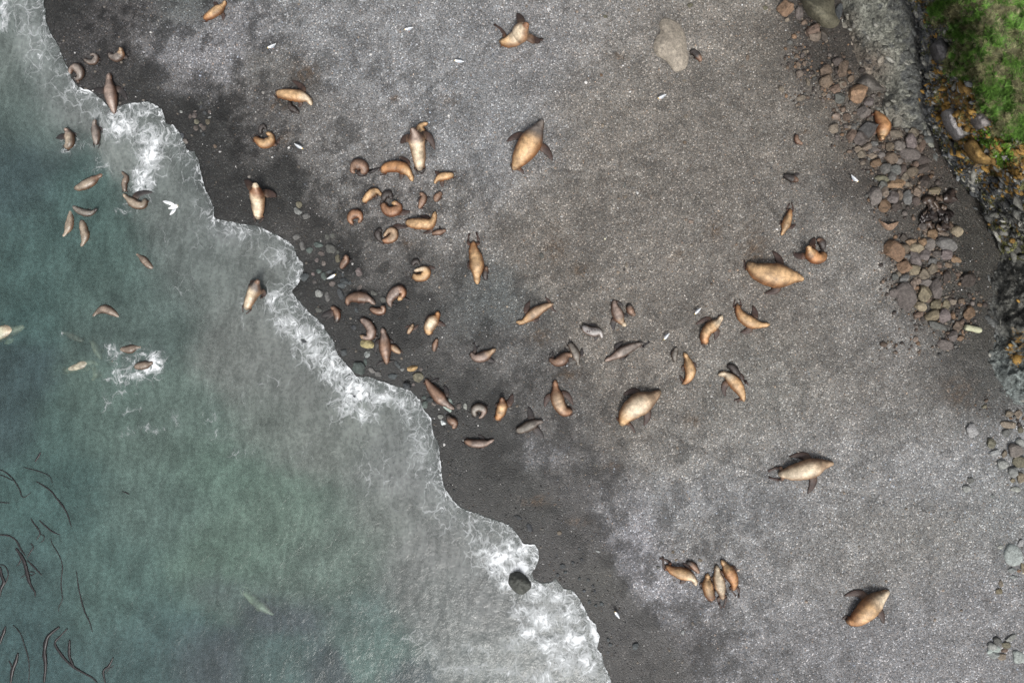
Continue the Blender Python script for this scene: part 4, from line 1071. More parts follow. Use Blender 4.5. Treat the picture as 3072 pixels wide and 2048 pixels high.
A('slender golden sea lion stretched out, hind flippers pointing up the beach', 5, [(1998, 650), (2000, 730), (2022, 810), (2030, 890), (2030, 970), (2034, 1042)], 70, 'gold', rear='orange', ff=[(2092, 845)], hf=[(1962, 575), (2022, 565)], group=G_ON)
A('small dark pup beside the slender stretched-out golden sea lion', 5, [(2112, 1002), (2105, 955), (2112, 915), (2120, 880)], 28, 'dark', 'p', neck='brown', group=G_P)
A('small brown sea lion head up among the wet stones', 5, [(782, 895), (805, 855), (830, 815, .1), (824, 775, .25)], 36, 'brown', 'p', ff=[(895, 822)], wet=.6, group=G_ON)
A('golden sea lion curled nose to tail with a dark pup above it', 5, [(1428, 955), (1468, 992), (1545, 985), (1582, 932), (1540, 893), (1438, 915)], 44, 'gold', ff=[(1645, 898)], neck='cream', curl=0.78, group=G_ON)
A('dark pup peeping over the golden sea lion curled nose to tail', 5, [(1440, 870), (1452, 840), (1480, 832), (1502, 862)], 24, 'dark', 'p', group=G_P)
A('thick brown sea lion lying lengthwise beside the wet stones', 5, [(838, 1235), (852, 1185), (905, 1162), (980, 1165), (1045, 1185), (1095, 1228)], 54, 'brown', neck='pinkgrey', wet=.6, hf=[(828, 1262), (860, 1250)], group=G_ON)
A('wet brown sea lion twisting to look back at its tail', 5, [(1240, 1248), (1228, 1190), (1262, 1135), (1322, 1100), (1352, 1135, .1), (1305, 1190, .15)], 52, 'pinkgrey', neck='redbrown', face='gold', wet=.7, ff=[(1420, 1190)], hf=[(1282, 1245), (1300, 1225)], group=G_ON)
A('small wet brown pup between the lengthwise and the twisting sea lions', 5, [(1050, 1265), (1100, 1290), (1160, 1290), (1172, 1262, .1), (1148, 1245, .15)], 34, 'brown', 'p', wet=.8, group=G_P)
A('black-brown young sea lion bent at the very edge of the surf', 5, [(735, 1392), (748, 1335), (728, 1275), (690, 1255)], 33, 'brown', 'p', rear='dark', wet=.9, ff=[(598, 1342), (640, 1370)], group=G_P)
A('brown sea lion bent like a crescent above a yellow rock', 5, [(965, 1362), (1020, 1400), (1058, 1462), (1050, 1520), (1005, 1535), (955, 1512)], 46, 'pinkgrey', face='tan', wet=.6, group=G_ON)
A('tiny tan pup with flippers spread like a star', 5, [(1395, 1495), (1415, 1462), (1432, 1435), (1442, 1408)], 24, 'tan', 'p', ff=[(1368, 1442), (1492, 1412)], group=G_P)
A('orange and cream sea lion bent double, right of the star-shaped pup', 5, [(1585, 1500), (1592, 1440), (1625, 1380), (1665, 1335), (1672, 1292)], 58, 'cream', neck='orange', ff=[(1742, 1422)], rear='gold', group=G_ON)
A('wet brown sea lion stretched upright, nose to the top, pup at its side', 9, [(1202, 208), (1195, 130), (1185, 50), (1180, -20), (1172, -80), (1160, -125)], 58, 'brown', ff=[(1095, 100)], hf=[(1110, 220), (1270, 175)], neck='pinkgrey', wet=.7, group=G_ON)
A('tan pup suckling at the side of the upright wet brown sea lion', 9, [(1325, 108), (1285, 75), (1245, 45), (1212, 32)], 33, 'tan', 'p', neck='redbrown', hf=[(1345, 110), (1330, 70)], group=G_P)
A('little brown pup alone right of the upright sea lion', 9, [(1635, 88), (1642, 45), (1652, 8), (1668, -25)], 27, 'brown', 'p', group=G_P)
# --- centre
A('copper sea lion heading down left with one flipper raised behind', 6, [(378, 1222), (300, 1252), (215, 1302), (140, 1360), (90, 1392), (36, 1388)], 50, 'tan', neck='gold', ff=[(165, 1195)], hf=[(308, 1162), (405, 1295)], group=G_ON)
A('brown sea lion with pale muzzle facing a dark pup', 6, [(938, 1188), (945, 1250), (975, 1325), (1005, 1385), (1048, 1428, .15)], 52, 'pinkgrey', face='cream', neck='tan', ff=[(938, 1468), (1070, 1340)], hf=[(1022, 1245), (910, 1235)], group=G_ON)
A('mottled dark pup right of the brown sea lion with pale muzzle', 6, [(1078, 1228), (1080, 1262), (1095, 1295), (1125, 1328)], 36, 'brown', 'p', rear='dark', group=G_P)
branded = A('silver grey sea lion with a dark number branded on its flank', 6, [(652, 1425), (688, 1462), (745, 1480), (790, 1478), (815, 1495), (828, 1535)], 46, 'silver', ff=[(765, 1562), (690, 1420)], group=G_ON, flat=.9)
A('golden sea lion with long pale neck pointing up, under a gull', 6, [(1782, 1590), (1768, 1530), (1795, 1465), (1845, 1425), (1892, 1390), (1932, 1328)], 55, 'gold', neck='cream', ff=[(1688, 1412), (1862, 1555)], rear='orange', group=G_ON)
A('brown-gold sea lion turned right with flippers both ways, below the big bull', 6, [(2068, 1225), (2085, 1300), (2140, 1362), (2225, 1405), (2300, 1418), (2368, 1412)], 56, 'gold', rear='orange', ff=[(2212, 1238), (2098, 1485)], hf=[(2050, 1185), (2090, 1180)], group=G_ON, mott=.3)
A('massive golden bull lying broadside on the right of the beach', 7, [(-185, 850), (-120, 910), (-30, 945), (80, 965), (180, 975), (260, 982), (322, 1000)], 118, 'gold', 'b', neck='gold', ff=[(42, 738), (-32, 1125)], hf=[(-215, 820), (-190, 900)], rear='gold', group=G_B)
A('black-brown pup sprawled alone below the lone small pup', 7, [(152, 45), (195, 62), (235, 78), (275, 92)], 36, 'dark', 'p', ff=[(290, 25), (215, 128)], neck='brown', group=G_P)
A('slim gold-brown sea lion pointing down, above the curled golden mother', 7, [(205, 350), (195, 400), (178, 455), (158, 515), (124, 595)], 42, 'gold', rear='orange', ff=[(255, 490), (120, 455)], hf=[(200, 300), (218, 295)], group=G_ON, mott=.5)
A('golden mother sitting up in a curl with a dark pup behind', 7, [(515, 755), (490, 798), (435, 800), (392, 760, .1), (368, 705, .5), (360, 690, .6)], 60, 'orange', neck='gold', ff=[(232, 752), (430, 612)], group=G_ON)
A('dark pup curled behind the golden mother that sits up', 7, [(505, 720), (500, 675), (478, 640), (452, 640)], 36, 'dark', 'p', neck='brown', group=G_P)
# --- lower centre
A('brown sea lion curled like a comma with dark hind flippers', 9, [(1972, 100), (2015, 148), (2085, 140), (2150, 102), (2205, 68)], 48, 'pinkgrey', neck='tan', hf=[(2000, 10), (2050, 40)], ff=[(2195, 180)], wet=.4, group=G_ON)
A('long wet brown sea lion lying over a flat green stone', 9, [(1560, 345), (1600, 415), (1655, 480), (1710, 540), (1760, 580), (1822, 618)], 58, 'brown', neck='pinkgrey', ff=[(1730, 400)], hf=[(1600, 315), (1680, 340)], wet=.7, group=G_ON)
A('small dark pup huddled by pale stones near the waterline', 9, [(1760, 680), (1785, 720), (1825, 750), (1815, 795)], 38, 'brown', 'p', rear='dark', wet=.6, group=G_P)
A('dark sea lion curled into a full ring, lowest curled one', 9, [(2008, 695), (1990, 630), (2042, 590), (2105, 620), (2092, 682), (2050, 718)], 40, 'wetgrey', neck='pinkgrey', wet=.6, curl=0.78, group=G_ON)
A('upright amber sea lion right of the dark ring-curled one', 9, [(2212, 718), (2240, 668), (2262, 600), (2262, 545, .1), (2258, 512, .3)], 50, 'gold', neck='redbrown', rear='orange', ff=[(2355, 480)], wet=.4, group=G_ON)
A('slim brown sea lion lying across at the lower end of the group', 9, [(1918, 912), (1985, 935), (2060, 938), (2130, 928), (2188, 898)], 40, 'pinkgrey', rear='brown', ff=[(2042, 858)], wet=.5, group=G_ON)
A('grey-brown sea lion bent left of its thin dark companion', 10, [(345, 158), (395, 188), (455, 172), (505, 128), (568, 122)], 52, 'brown', hf=[(370, 90), (350, 110)], face='tan', wet=.4, group=G_ON)
A('thin dark sea lion crossing in front of the bent grey-brown one', 10, [(525, 15), (560, 65), (590, 130), (612, 225)], 40, 'wetgrey', ff=[(642, 58), (485, 55)], wet=.4, group=G_ON)
A('smooth grey sea lion stretched up right, hind flippers trailing', 10, [(1195, 12), (1120, 45), (1030, 88), (945, 135), (850, 178)], 48, 'grey', neck='pinkgrey', ff=[(1022, 0)], hf=[(1265, 0), (1230, 25)], group=G_ON)
A('amber sea lion curved like a bracket facing a grey pup', 10, [(1568, 392), (1615, 350), (1638, 285), (1625, 215), (1605, 150), (1578, 102)], 50, 'gold', rear='orange', hf=[(1540, 310), (1545, 350)], group=G_ON)
A('grey pup nose to nose with the bracket-curved amber sea lion', 10, [(1500, 178), (1490, 135), (1498, 95), (1512, 55)], 31, 'wetgrey', 'p', group=G_P)
A('bright golden sea lion stretched down right, flippers out, pup behind', 10, [(2132, 548), (2110, 480), (2070, 410), (2015, 345), (1955, 300), (1892, 305)], 58, 'gold', neck='cream', ff=[(1958, 502), (2172, 402)], hf=[(2040, 540), (2070, 560)], group=G_ON)
A('black pup behind the shoulder of the bright golden sea lion', 10, [(1982, 225), (2018, 235), (2050, 270), (2088, 322)], 36, 'dark', 'p', group=G_P)
A('big pale-gold bull with four dark flippers, centre bottom of the herd', 10, [(1005, 765), (1050, 680), (1120, 610), (1200, 560), (1285, 515), (1362, 458)], 112, 'cream', 'b', neck='tan', rear='gold', ff=[(1022, 488), (1212, 772)], hf=[(955, 690), (1125, 832)], group=G_B, mott=.2)
A('copper sea lion nose up, tail swept right, left of the pale-gold bull', 10, [(548, 642), (480, 640), (435, 580), (412, 510), (400, 435), (395, 352)], 62, 'tan', rear='redbrown', neck='redbrown', ff=[(302, 602), (562, 585)], group=G_ON)
A('slate grey sea lion with flippers up and down like a plane', 10, [(42, 822), (105, 800), (175, 765), (235, 742), (288, 735, .12)], 48, 'wetgrey', neck='grey', ff=[(150, 598), (292, 885)], group=G_ON)
A('pale bull swimming pose on dry gravel, alone at the lower right', 11, [(98, 1218), (180, 1212), (290, 1192), (400, 1162), (500, 1130), (598, 1118)], 98, 'cream', 'b', neck='tan', rear='cream', ff=[(196, 1058), (365, 1398)], hf=[(0, 1195), (8, 1248)], group=G_B, mott=.15)
A('golden sea lion leftmost of the four near the foot of the beach', 14, [(1415, 488), (1475, 535), (1560, 560), (1635, 588), (1672, 622), (1692, 670)], 58, 'gold', neck='cream', rear='orange', ff=[(1540, 655), (1565, 465)], hf=[(1355, 420), (1385, 405)], group=G_ON)
A('dark pup on the back of the leftmost golden sea lion near the foot', 14, [(1605, 470), (1635, 468), (1672, 500), (1718, 555)], 31, 'brown', 'p', rear='dark', group=G_P)
A('short brown-gold sea lion, left of the three lying side by side', 14, [(1842, 805), (1815, 750), (1798, 680), (1795, 620), (1798, 562)], 54, 'gold', rear='redbrown', ff=[(1860, 740)], group=G_ON, mott=.55)
A('pale cream sea lion in the middle of the three lying side by side', 14, [(1938, 800), (1922, 730), (1905, 650), (1888, 570), (1880, 485)], 55, 'cream', rear='tan', hf=[(1925, 882), (1945, 875)], ff=[(1962, 640)], group=G_ON)
A('chestnut sea lion, right of the three lying side by side', 14, [(2035, 715), (2040, 650), (2015, 580), (1970, 505), (1922, 435)], 58, 'orange', ff=[(1985, 760)], hf=[(2082, 785), (2060, 770)], neck='gold', group=G_ON, mott=.5)
A('golden bull with pale neck alone in the bottom right corner', 15, [(722, 1002), (790, 995), (865, 940), (935, 870), (1010, 795), (1108, 722)], 104, 'gold', 'b', neck='cream', rear='orange', ff=[(702, 768), (1062, 1022)], hf=[(680, 985), (690, 960)], group=G_B, mott=.35)

# ------------------------------------------------------------------ the number burnt into one flank
def brand(animal):
    me = animal.data; mw = animal.location
    bvh = BVHTree.FromPolygons([v.co + mw for v in me.vertices], [tuple(p.vertices) for p in me.polygons])
    BV = (1730.0, 960.0, 19.6)
    def oval(cx, cy, rx, ry, rot): return [(cx + rx * math.cos(a) * math.cos(rot) - ry * math.sin(a) * math.sin(rot), cy + rx * math.cos(a) * math.sin(rot) + ry * math.sin(a) * math.cos(rot)) for a in np.linspace(0, 2 * math.pi, 17)]
    strokes = [oval(638, 655, 30, 55, .22), oval(768, 650, 24, 52, .15), [(835, 560), (905, 560), (895, 620), (885, 700)],
               [(1000, 575), (1030, 545), (1060, 575), (1090, 605), (1125, 560)]]
    V, F = [], []
    def hit(x, y):
        px, py = TP(BV, x, y)
        gx, gy = W(px, py, .45)
        h = bvh.ray_cast(Vector((0, 0, CAM_H)), (Vector((gx, gy, .45)) - Vector((0, 0, CAM_H))).normalized())
        return (h[0] + h[1] * .004 if h[1].z > 0 else h[0] - h[1] * .004) if h[0] else None
    for st in strokes:
        D = []
        for a, b in zip(st[:-1], st[1:]):
            for q in np.linspace(0, 1, 4, endpoint=False): D.append((a[0] + (b[0] - a[0]) * q, a[1] + (b[1] - a[1]) * q))
        D.append(st[-1])
        prev = None
        for i, (x, y) in enumerate(D):
            j = min(i + 1, len(D) - 1); k = max(i - 1, 0)
            dx, dy = D[j][0] - D[k][0], D[j][1] - D[k][1]; l = math.hypot(dx, dy) + 1e-9
            nx, ny = -dy / l * 15, dx / l * 15
            p, q = hit(x + nx, y + ny), hit(x - nx, y - ny)
            if p is None or q is None: prev = None; continue
            V += [p - mw, q - mw]
            cur = (len(V) - 2, len(V) - 1)
            if prev: F.append((prev[0], prev[1], cur[1], cur[0]))
            prev = cur
    if F:
        o = mesh_from('brand_number', V, F, M_BRAND, animal, False, np.tile((.05, .022, .022), (len(V), 1)))
        o['label'] = 'dark burnt brand reading 007 and a wavy mark'
brand(branded)
# ------------------------------------------------------------------ boulders and stones
RC = {'b': ((.112, .082, .062), 'brown'), 'bd': ((.052, .042, .037), 'dark brown'), 'o': ((.165, .105, .066), 'rust-tan'), 't': ((.170, .140, .112), 'tan'),
      'ty': ((.165, .138, .096), 'yellowish'), 'p': ((.112, .097, .088), 'mauve-grey'), 'g': ((.098, .096, .090), 'grey'), 'gd': ((.066, .064, .062), 'dark grey'),
      'gl': ((.21, .218, .208), 'pale grey'), 'ol': ((.110, .102, .072), 'olive'), 'bl': ((.052, .057, .061), 'blue-grey'), 'gr': ((.066, .082, .076), 'green'), 'w': ((.50, .50, .36), 'cream-white')}
def ico(sub):
    bm = bmesh.new(); bmesh.ops.create_icosphere(bm, subdivisions=sub, radius=1.0)
    V = np.array([v.co[:] for v in bm.verts]); F = [tuple(v.index for v in f.verts) for f in bm.faces]
    bm.free(); return V, F
ICO3, ICO4 = ico(3), ico(4)

def stone_shape(V, seed, ang=.5):
    """unit pebble: cut by random planes for worn facets, then a little noise"""
    r = np.random.default_rng(seed)
    P = V.copy()
    for k in range(int(10 + 8 * ang)):
        n = r.normal(size=3) * np.array((1, 1, .7)); n /= np.linalg.norm(n)
        d = r.uniform(.58, .86) if r.random() < ang else r.uniform(.78, .96)
        over = P @ n - d
        P = P - np.where(over > 0, over * .95, 0)[:, None] * n
    P = P / np.percentile(np.abs(P[:, :2]), 98)
    f = fbm(V[:, 0] * 2 + seed, V[:, 1] * 2 + V[:, 2] * 1.7, 4, seed) - .5
    g = fbm(V[:, 0] * 7 + seed, V[:, 1] * 7 + V[:, 2] * 5, 3, seed + 3) - .5
    return P * (1 + .20 * f + .10 * g)[:, None]
STONES = {}
def stone_mesh(code, var):
    key = (code, var)
    if key not in STONES:
        P = stone_shape(ICO3[0], 40 + var * 7, .45 + .5 * ((var * 37) % 10) / 10)
        me = bpy.data.meshes.new('stone')
        me.from_pydata([tuple(p) for p in P], [], ICO3[1])
        c = np.array(RC[code][0])
        r = np.random.default_rng(var * 91 + sum(map(ord, code)))
        cc = np.tile(c * r.uniform(.70, 1.25), (len(P), 1)) * (1 + .02 * r.normal(size=3))
        cc = cc * (0.78 + .5 * fbm(P[:, 0] * 1.5 + var, P[:, 1] * 1.5 + P[:, 2], 3, var))[:, None]
        fin_mesh(me, M_ROCK, False, cc)
        STONES[key] = me
    return STONES[key]

ALL_STONES = []
def stones(sheet, zone, group, items, hk=.72, sink=.30):
    for k, it in enumerate(items):
        x, y, rx, ry = it[:4]
        rot = it[4] if len(it) > 4 and not isinstance(it[4], str) else random.uniform(-20, 20)
        code = it[-1] if isinstance(it[-1], str) else 'g'
        px, py = TP(sheet, x, y)
        if not -60 < px < 3130 or not -60 < py < 2110: continue
        z = max(surface_at(px, py), -.12)
        rxm, rym = rx / sheet[2] / S, ry / sheet[2] / S
        if not isinstance(sheet, tuple): raise ValueError
        hm = min(rxm, rym) * hk
        zc = z + hm * (1 - 2 * sink)
        X, Y = W(px, py, zc)
        var = (len(ALL_STONES) * 7 + int(x)) % 9
        o = bpy.data.objects.new('stone' if max(rxm, rym) < .22 else 'boulder', stone_mesh(code, var))
        o.location = (X, Y, zc)
        o.scale = (rxm * 1.10, rym * 1.10, hm * 1.1)
        o.rotation_euler = (random.uniform(-.12, .12), random.uniform(-.12, .12), math.radians(-rot))
        col.objects.link(o)
        size = max(rxm, rym)
        ALL_STONES.append([o, zone, RC[code][1], size, px, py, group, 'long' if max(rx, ry) > 1.75 * min(rx, ry) else ('round' if max(rx, ry) < 1.12 * min(rx, ry) else 'blocky')])

VA, VB, VC, VD = (2480., 240., 3.92), (2560., 640., 3.92), (2872., 1200., 7.84), (2872., 1600., 3.92)
VE, VF, VG, VH, V14, V11, V7 = (860., 600., 3.92), (960., 960., 4.127), (2340., 0., 5.2275), (540., 300., 9.8), (1536., 1536., 3.0625), (2304., 1024., 3.0625), (2304., 512., 3.0625)
V9, V5_, V2_ = (768., 1024., 3.0625), (768., 512., 3.0625), (1536., 0., 3.0625)
stones(VA, 'around the orange sea lion', 'rocks around the orange sea lion', [
    (105, 105, 55, 45, 'b'), (190, 60, 45, 40, 'b'), (370, 165, 95, 108, 20, 'o'), (150, 215, 70, 60, 'g'), (20, 195, 25, 30, 'g'), (435, 370, 75, 72, 10, 'p'), (110, 435, 50, 35, 't'), (90, 570, 55, 60, 't'), (235, 440, 45, 40, 'b'), (500, 265, 60, 45, 'p'),
    (490, 565, 112, 95, 'gd'), (315, 560, 40, 35, 'g'), (290, 660, 50, 70, 20, 'b'), (395, 690, 92, 70, 15, 'p'), (805, 640, 75, 45, 5, 't'), (1020, 620, 65, 50, 10, 't'), (985, 745, 62, 92, -15, 'p'), (1060, 800, 32, 52, 'b'), (1112, 790, 42, 66, 'b'), (855, 780, 62, 55, 'p'),
    (740, 790, 46, 52, 'b'), (480, 785, 65, 35, -15, 't'), (370, 810, 45, 40, 't'), (570, 815, 60, 35, 20, 'p'), (560, 755, 50, 30, 'g'), (410, 875, 55, 40, 't'), (540, 890, 50, 35, 't'), (640, 890, 45, 40, 'p'), (750, 920, 76, 62, 5, 'b'), (970, 880, 112, 66, 10, 'p'),
    (1120, 950, 76, 56, 10, 'bd'), (1130, 1045, 92, 48, 'bd'), (590, 975, 65, 50, 'o'), (700, 1040, 62, 66, 10, 'g'), (800, 1065, 62, 62, 8, 'g'), (890, 1060, 42, 62, 'bd'), (770, 1145, 50, 50, 'g'), (920, 1140, 46, 50, 't'), (1010, 1080, 62, 56, 'b'), (850, 960, 40, 36, 'p'), (1040, 1000, 40, 40, 'b')], .85, .42)
stones(VA, 'in the pile below the gull', 'rocks of the middle pile', [
    (650, 1165, 80, 40, 'ol'), (660, 1235, 62, 48, 'g'), (820, 1230, 112, 48, -8, 'o'), (955, 1230, 50, 25, 't'), (1090, 1215, 25, 25, 'b'), (1150, 1205, 62, 60, 'bd'), (1270, 1310, 70, 46, 10, 'ty'), (565, 1365, 76, 95, 20, 'p'), (680, 1320, 50, 60, 't'), (780, 1395, 66, 66, 'p'),
    (945, 1380, 56, 80, -15, 'g'), (860, 1350, 38, 56, 'b'), (1060, 1310, 62, 50, 'b'), (675, 1480, 76, 70, 'o'), (820, 1490, 60, 50, 'bd'), (1040, 1420, 50, 45, 'bd')], .85, .42)
stones(VB, 'in the lower rock pile', 'rocks of the lower pile', [
    (820, 160, 50, 45, 'p'), (925, 245, 60, 50, 'o'), (1060, 250, 70, 30, 't'), (1210, 210, 65, 60, 'ty'), (590, 285, 50, 40, 'bd'), (680, 340, 60, 36, 'o'), (815, 345, 50, 40, 'o'), (900, 370, 55, 76, 'p'), (1085, 365, 120, 76, 10, 'g'), (475, 440, 100, 120, 'o'), (600, 415, 58, 58, 'b'),
    (740, 415, 86, 60, 'ty'), (630, 510, 46, 32, 'g'), (730, 540, 60, 82, -30, 'p'), (840, 495, 66, 56, 'p'), (985, 480, 50, 46, 'p'), (1090, 490, 66, 56, 'p'), (600, 620, 80, 86, 'o'), (1210, 550, 56, 36, 15, 'o'), (925, 570, 50, 40, 'g'), (725, 665, 66, 60, 'ty'), (930, 650, 60, 60, 't'),
    (1000, 615, 36, 36, 'b'), (835, 715, 76, 60, 't'), (1120, 610, 50, 30, 'b'), (525, 720, 32, 36, 't'), (595, 770, 52, 56, 'g'), (490, 750, 36, 40, 'g'), (700, 840, 36, 56, 't'), (765, 800, 30, 36, 't'), (850, 815, 72, 46, -10, 'p'), (965, 885, 66, 112, -12, 'p'), (1095, 750, 46, 60, 'bd'),
    (1340, 790, 76, 76, 'bd'), (830, 945, 86, 86, 'ty'), (610, 970, 96, 155, -10, 'p'), (700, 1020, 40, 42, 't'), (470, 935, 42, 52, 'p'), (785, 1095, 66, 56, 'ty'), (965, 1080, 62, 56, 'ty'), (1085, 1075, 52, 60, 'ty'), (1172, 1045, 46, 40, 't'), (1090, 985, 70, 15, -15, 't'), (1275, 1030, 36, 36, 'b'),
    (880, 1025, 40, 26, 'b'), (930, 1200, 92, 60, -15, 'ty'), (1060, 1210, 70, 76, -20, 'p'), (1360, 1170, 70, 72, 'o'), (1000, 1330, 112, 40, 20, 'g'), (1220, 1330, 56, 56, 'b'), (1165, 1440, 56, 62, 'p'), (1262, 1460, 40, 36, 'o'), (730, 1480, 30, 30, 't'), (1270, 1280, 30, 30, 'b'), (1080, 1545, 85, 55, 'p'),
    (770, 1190, 60, 36, 'b'), (1490, 1075, 30, 22, 'o'), (1230, 720, 26, 22, 'b'), (410, 1510, 18, 14, 't')], .85, .42)
stones(VG, 'left of the grey slab', 'stones left of the grey slab', [
    (90, 110, 112, 122, 'o'), (300, 210, 52, 92, 'p'), (530, 480, 112, 80, 'b'), (550, 580, 90, 66, 't'), (690, 560, 60, 82, 'bd'), (120, 310, 36, 30, 't'), (720, 1115, 96, 76, -15, 'b'), (910, 970, 76, 60, 'bd'), (985, 1085, 76, 112, 15, 'b'), (740, 1270, 100, 95, 'b'), (1120, 1230, 50, 52, 'b'),
    (975, 1325, 66, 50, 20, 't'), (870, 1400, 76, 60, 'b'), (310, 1165, 52, 52, 't'), (530, 1200, 42, 26, -30, 't'), (20, 1400, 40, 52, 't'), (330, 1540, 66, 36, 't'), (265, 890, 32, 36, 'b'), (355, 870, 32, 38, 'p'), (280, 1020, 36, 46, 'b'), (380, 1000, 30, 38, 'b'), (690, 1480, 30, 36, 't'), (760, 1510, 32, 36, 'p'), (440, 1290, 30, 60, -15, 't'), (460, 395, 22, 20, 'g'), (915, 200, 50, 130, 12, 'bl')], .75, .25)
stones(VC, 'at the right edge', 'stones at the right edge', [
    (1220, 320, 112, 66, 't'), (1440, 310, 76, 112, 't'), (350, 720, 122, 142, 'gl'), (1230, 580, 172, 88, 10, 't'), (1150, 770, 82, 82, 'g'), (1245, 695, 66, 36, 'g'), (800, 1010, 112, 108, 'ol'), (880, 1230, 112, 60, 'gl'), (1110, 1260, 60, 82, 't'), (1380, 1190, 162, 150, 10, 'p'), (1490, 1000, 92, 102, 'gl'), (1470, 1450, 152, 122, 20, 'ol'), (1080, 1510, 112, 105, 'gl'), (640, 150, 60, 36, 'ol'), (1490, 700, 60, 70, 'ol')], .6, .3)
stones(V11, 'at the right edge', 'stones at the right edge', [(2262, 1195, 42, 52, 'gl'), (2330, 1250, 36, 46, 'ty'), (1860, 1275, 26, 26, 'g'), (1830, 1350, 32, 32, 'gl'), (2280, 1360, 46, 20, 'gl'), (2250, 1275, 26, 18, 'ty'), (2065, 1420, 16, 20, 'gl')], .6, .3)
stones(VD, 'in the lower right corner', 'pale stones in the lower right corner', [
    (645, 425, 42, 36, 'gl'), (665, 510, 42, 24, 'gl'), (745, 115, 30, 42, 'gl'), (775, 400, 32, 52, 'ty'), (725, 435, 22, 18, 'o'), (490, 680, 42, 32, 'ty'), (512, 590, 26, 36, 't'), (475, 1265, 46, 46, 'g'), (572, 1310, 46, 36, 'ol'), (530, 1445, 50, 42, 't'), (560, 1375, 40, 20, 'b'), (632, 1225, 66, 30, -30, 'gl'), (510, 160, 34, 20, 'gl'), (415, 1330, 50, 50, 'gl'), (430, 1420, 60, 42, 'gl')], .5, .35)
stones(VE, 'beside the herd near the surf', 'wet stones beside the surf', [
    (145, 55, 36, 36, 'ol'), (130, 135, 52, 34, 40, 'gl'), (235, 190, 46, 30, 'g'), (120, 435, 46, 28, -20, 'g'), (185, 540, 30, 50, 'g'), (370, 520, 56, 34, 10, 'gr'), (530, 575, 60, 52, 'g'), (270, 590, 36, 34, 'gr'), (410, 630, 46, 24, 20, 'p'), (600, 690, 30, 42, 'ol'), (380, 830, 30, 30, 'gr'), (510, 840, 42, 18, 'bl'), (440, 895, 30, 52, 'gr'),
    (210, 905, 42, 46, 'bl'), (325, 955, 30, 26, 'g'), (535, 985, 36, 30, 'p'), (680, 950, 52, 40, 20, 'bl'), (650, 1005, 46, 30, 20, 'bl'), (745, 975, 18, 22, 'bl'), (385, 1100, 42, 42, 'gl'), (640, 1110, 36, 62, -25, 'bl'), (480, 1140, 30, 52, 'g'), (1030, 1095, 36, 28, 20, 'g'), (1140, 1170, 36, 36, 'g'), (820, 1290, 22, 30, 'bl'), (860, 1030, 22, 52, 30, 'p'),
    (850, 850, 38, 46, 'p'), (475, 430, 30, 30, 'g'), (540, 420, 30, 28, 'g'), (790, 1500, 32, 26, 20, 'bl'), (380, 1290, 36, 30, 'g'), (600, 612, 22, 18, 'g'), (355, 710, 26, 22, 'p'), (440, 745, 24, 30, 'p'), (660, 875, 16, 20, 'bl'), (310, 870, 22, 18, 'p')], .45, .44)
stones(VF, 'beside the wave front', 'wet stones beside the wave front', [
    (585, 415, 36, 46, 10, 'gl'), (560, 510, 20, 42, -15, 'gr'), (960, 545, 24, 62, -35, 'bl'), (480, 600, 82, 70, 30, 'gr'), (1215, 705, 62, 56, 'ol'), (1020, 610, 26, 20, 'gl'), (1245, 605, 20, 26, 'p'), (900, 695, 52, 34, 10, 'bl'), (1070, 815, 46, 40, 'bl'), (1300, 1045, 36, 46, 'gr'), (1370, 975, 52, 36, 'bl'), (1490, 1195, 34, 30, 'gl'),
    (1720, 1065, 30, 36, 'p'), (1802, 1070, 26, 34, 'gl'), (300, 400, 42, 42, 'bl'), (720, 670, 42, 30, 'g'), (1160, 795, 20, 16, 'p'), (1410, 1030, 30, 26, 'p'), (1290, 960, 30, 20, 'gr'), (640, 620, 46, 30, 'g'), (1350, 415, 24, 18, 'g'), (420, 100, 26, 22, 'bl'), (650, 160, 20, 14, 'g')], .5, .4)
stones(VH, 'near the upper foam tongue', 'stones near the foam tongue', [
    (625, 215, 46, 40, 30, 'bl'), (435, 330, 52, 26, -10, 'p'), (300, 480, 50, 62, 'p'), (425, 460, 76, 76, 'p'), (865, 345, 50, 46, 'p'), (730, 380, 56, 62, 'bl'), (870, 510, 52, 26, 'gl'), (490, 640, 82, 64, 'ol'), (820, 640, 66, 86, 'ol'), (480, 820, 70, 82, 'p'), (610, 740, 46, 44, 'p'), (700, 820, 66, 78, 'p'), (625, 910, 36, 34, 'g'),
    (690, 1015, 46, 42, 'bl'), (70, 1040, 52, 76, 'bl'), (165, 1210, 76, 70, 'p'), (1030, 1360, 50, 50, 'b'), (40, 350, 46, 40, 'gl'), (620, 85, 36, 42, 'g'), (550, 130, 40, 30, 'g')], .5, .4)
stones(V14, 'right of the lower foam', 'stones right of the lower foam', [
    (465, 495, 24, 22, 'bl'), (60, 45, 32, 16, 20, 'bl'), (165, 145, 24, 38, -25, 'bl'), (435, 190, 20, 18, 't'), (285, 155, 16, 11, 'g'), (1135, 1230, 26, 34, 'bl'), (825, 840, 22, 16, 'bl'), (710, 825, 18, 15, 'bl'), (418, 575, 14, 16, 'bl'), (560, 460, 16, 12, 'bl'), (640, 435, 14, 12, 'bl'), (490, 550, 14, 14, 'bl'), (615, 335, 14, 12, 'bl'),
    (620, 610, 14, 14, 'bl'), (700, 620, 14, 12, 'bl'), (745, 675, 15, 13, 'bl'), (760, 725, 12, 12, 'bl'), (665, 720, 14, 12, 'bl'), (885, 1170, 18, 16, 'bl'), (905, 1215, 22, 14, 'bl'), (1570, 1100, 15, 20, 'gl'), (1505, 435, 17, 13, 't'), (1730, 440, 22, 13, 't'), (1480, 365, 15, 15, 't'), (1345, 505, 16, 13, 'g'), (770, 855, 14, 12, 'bl'), (790, 360, 22, 9, 30, 'gl'), (870, 1105, 15, 9, 'g')], .5, .35)
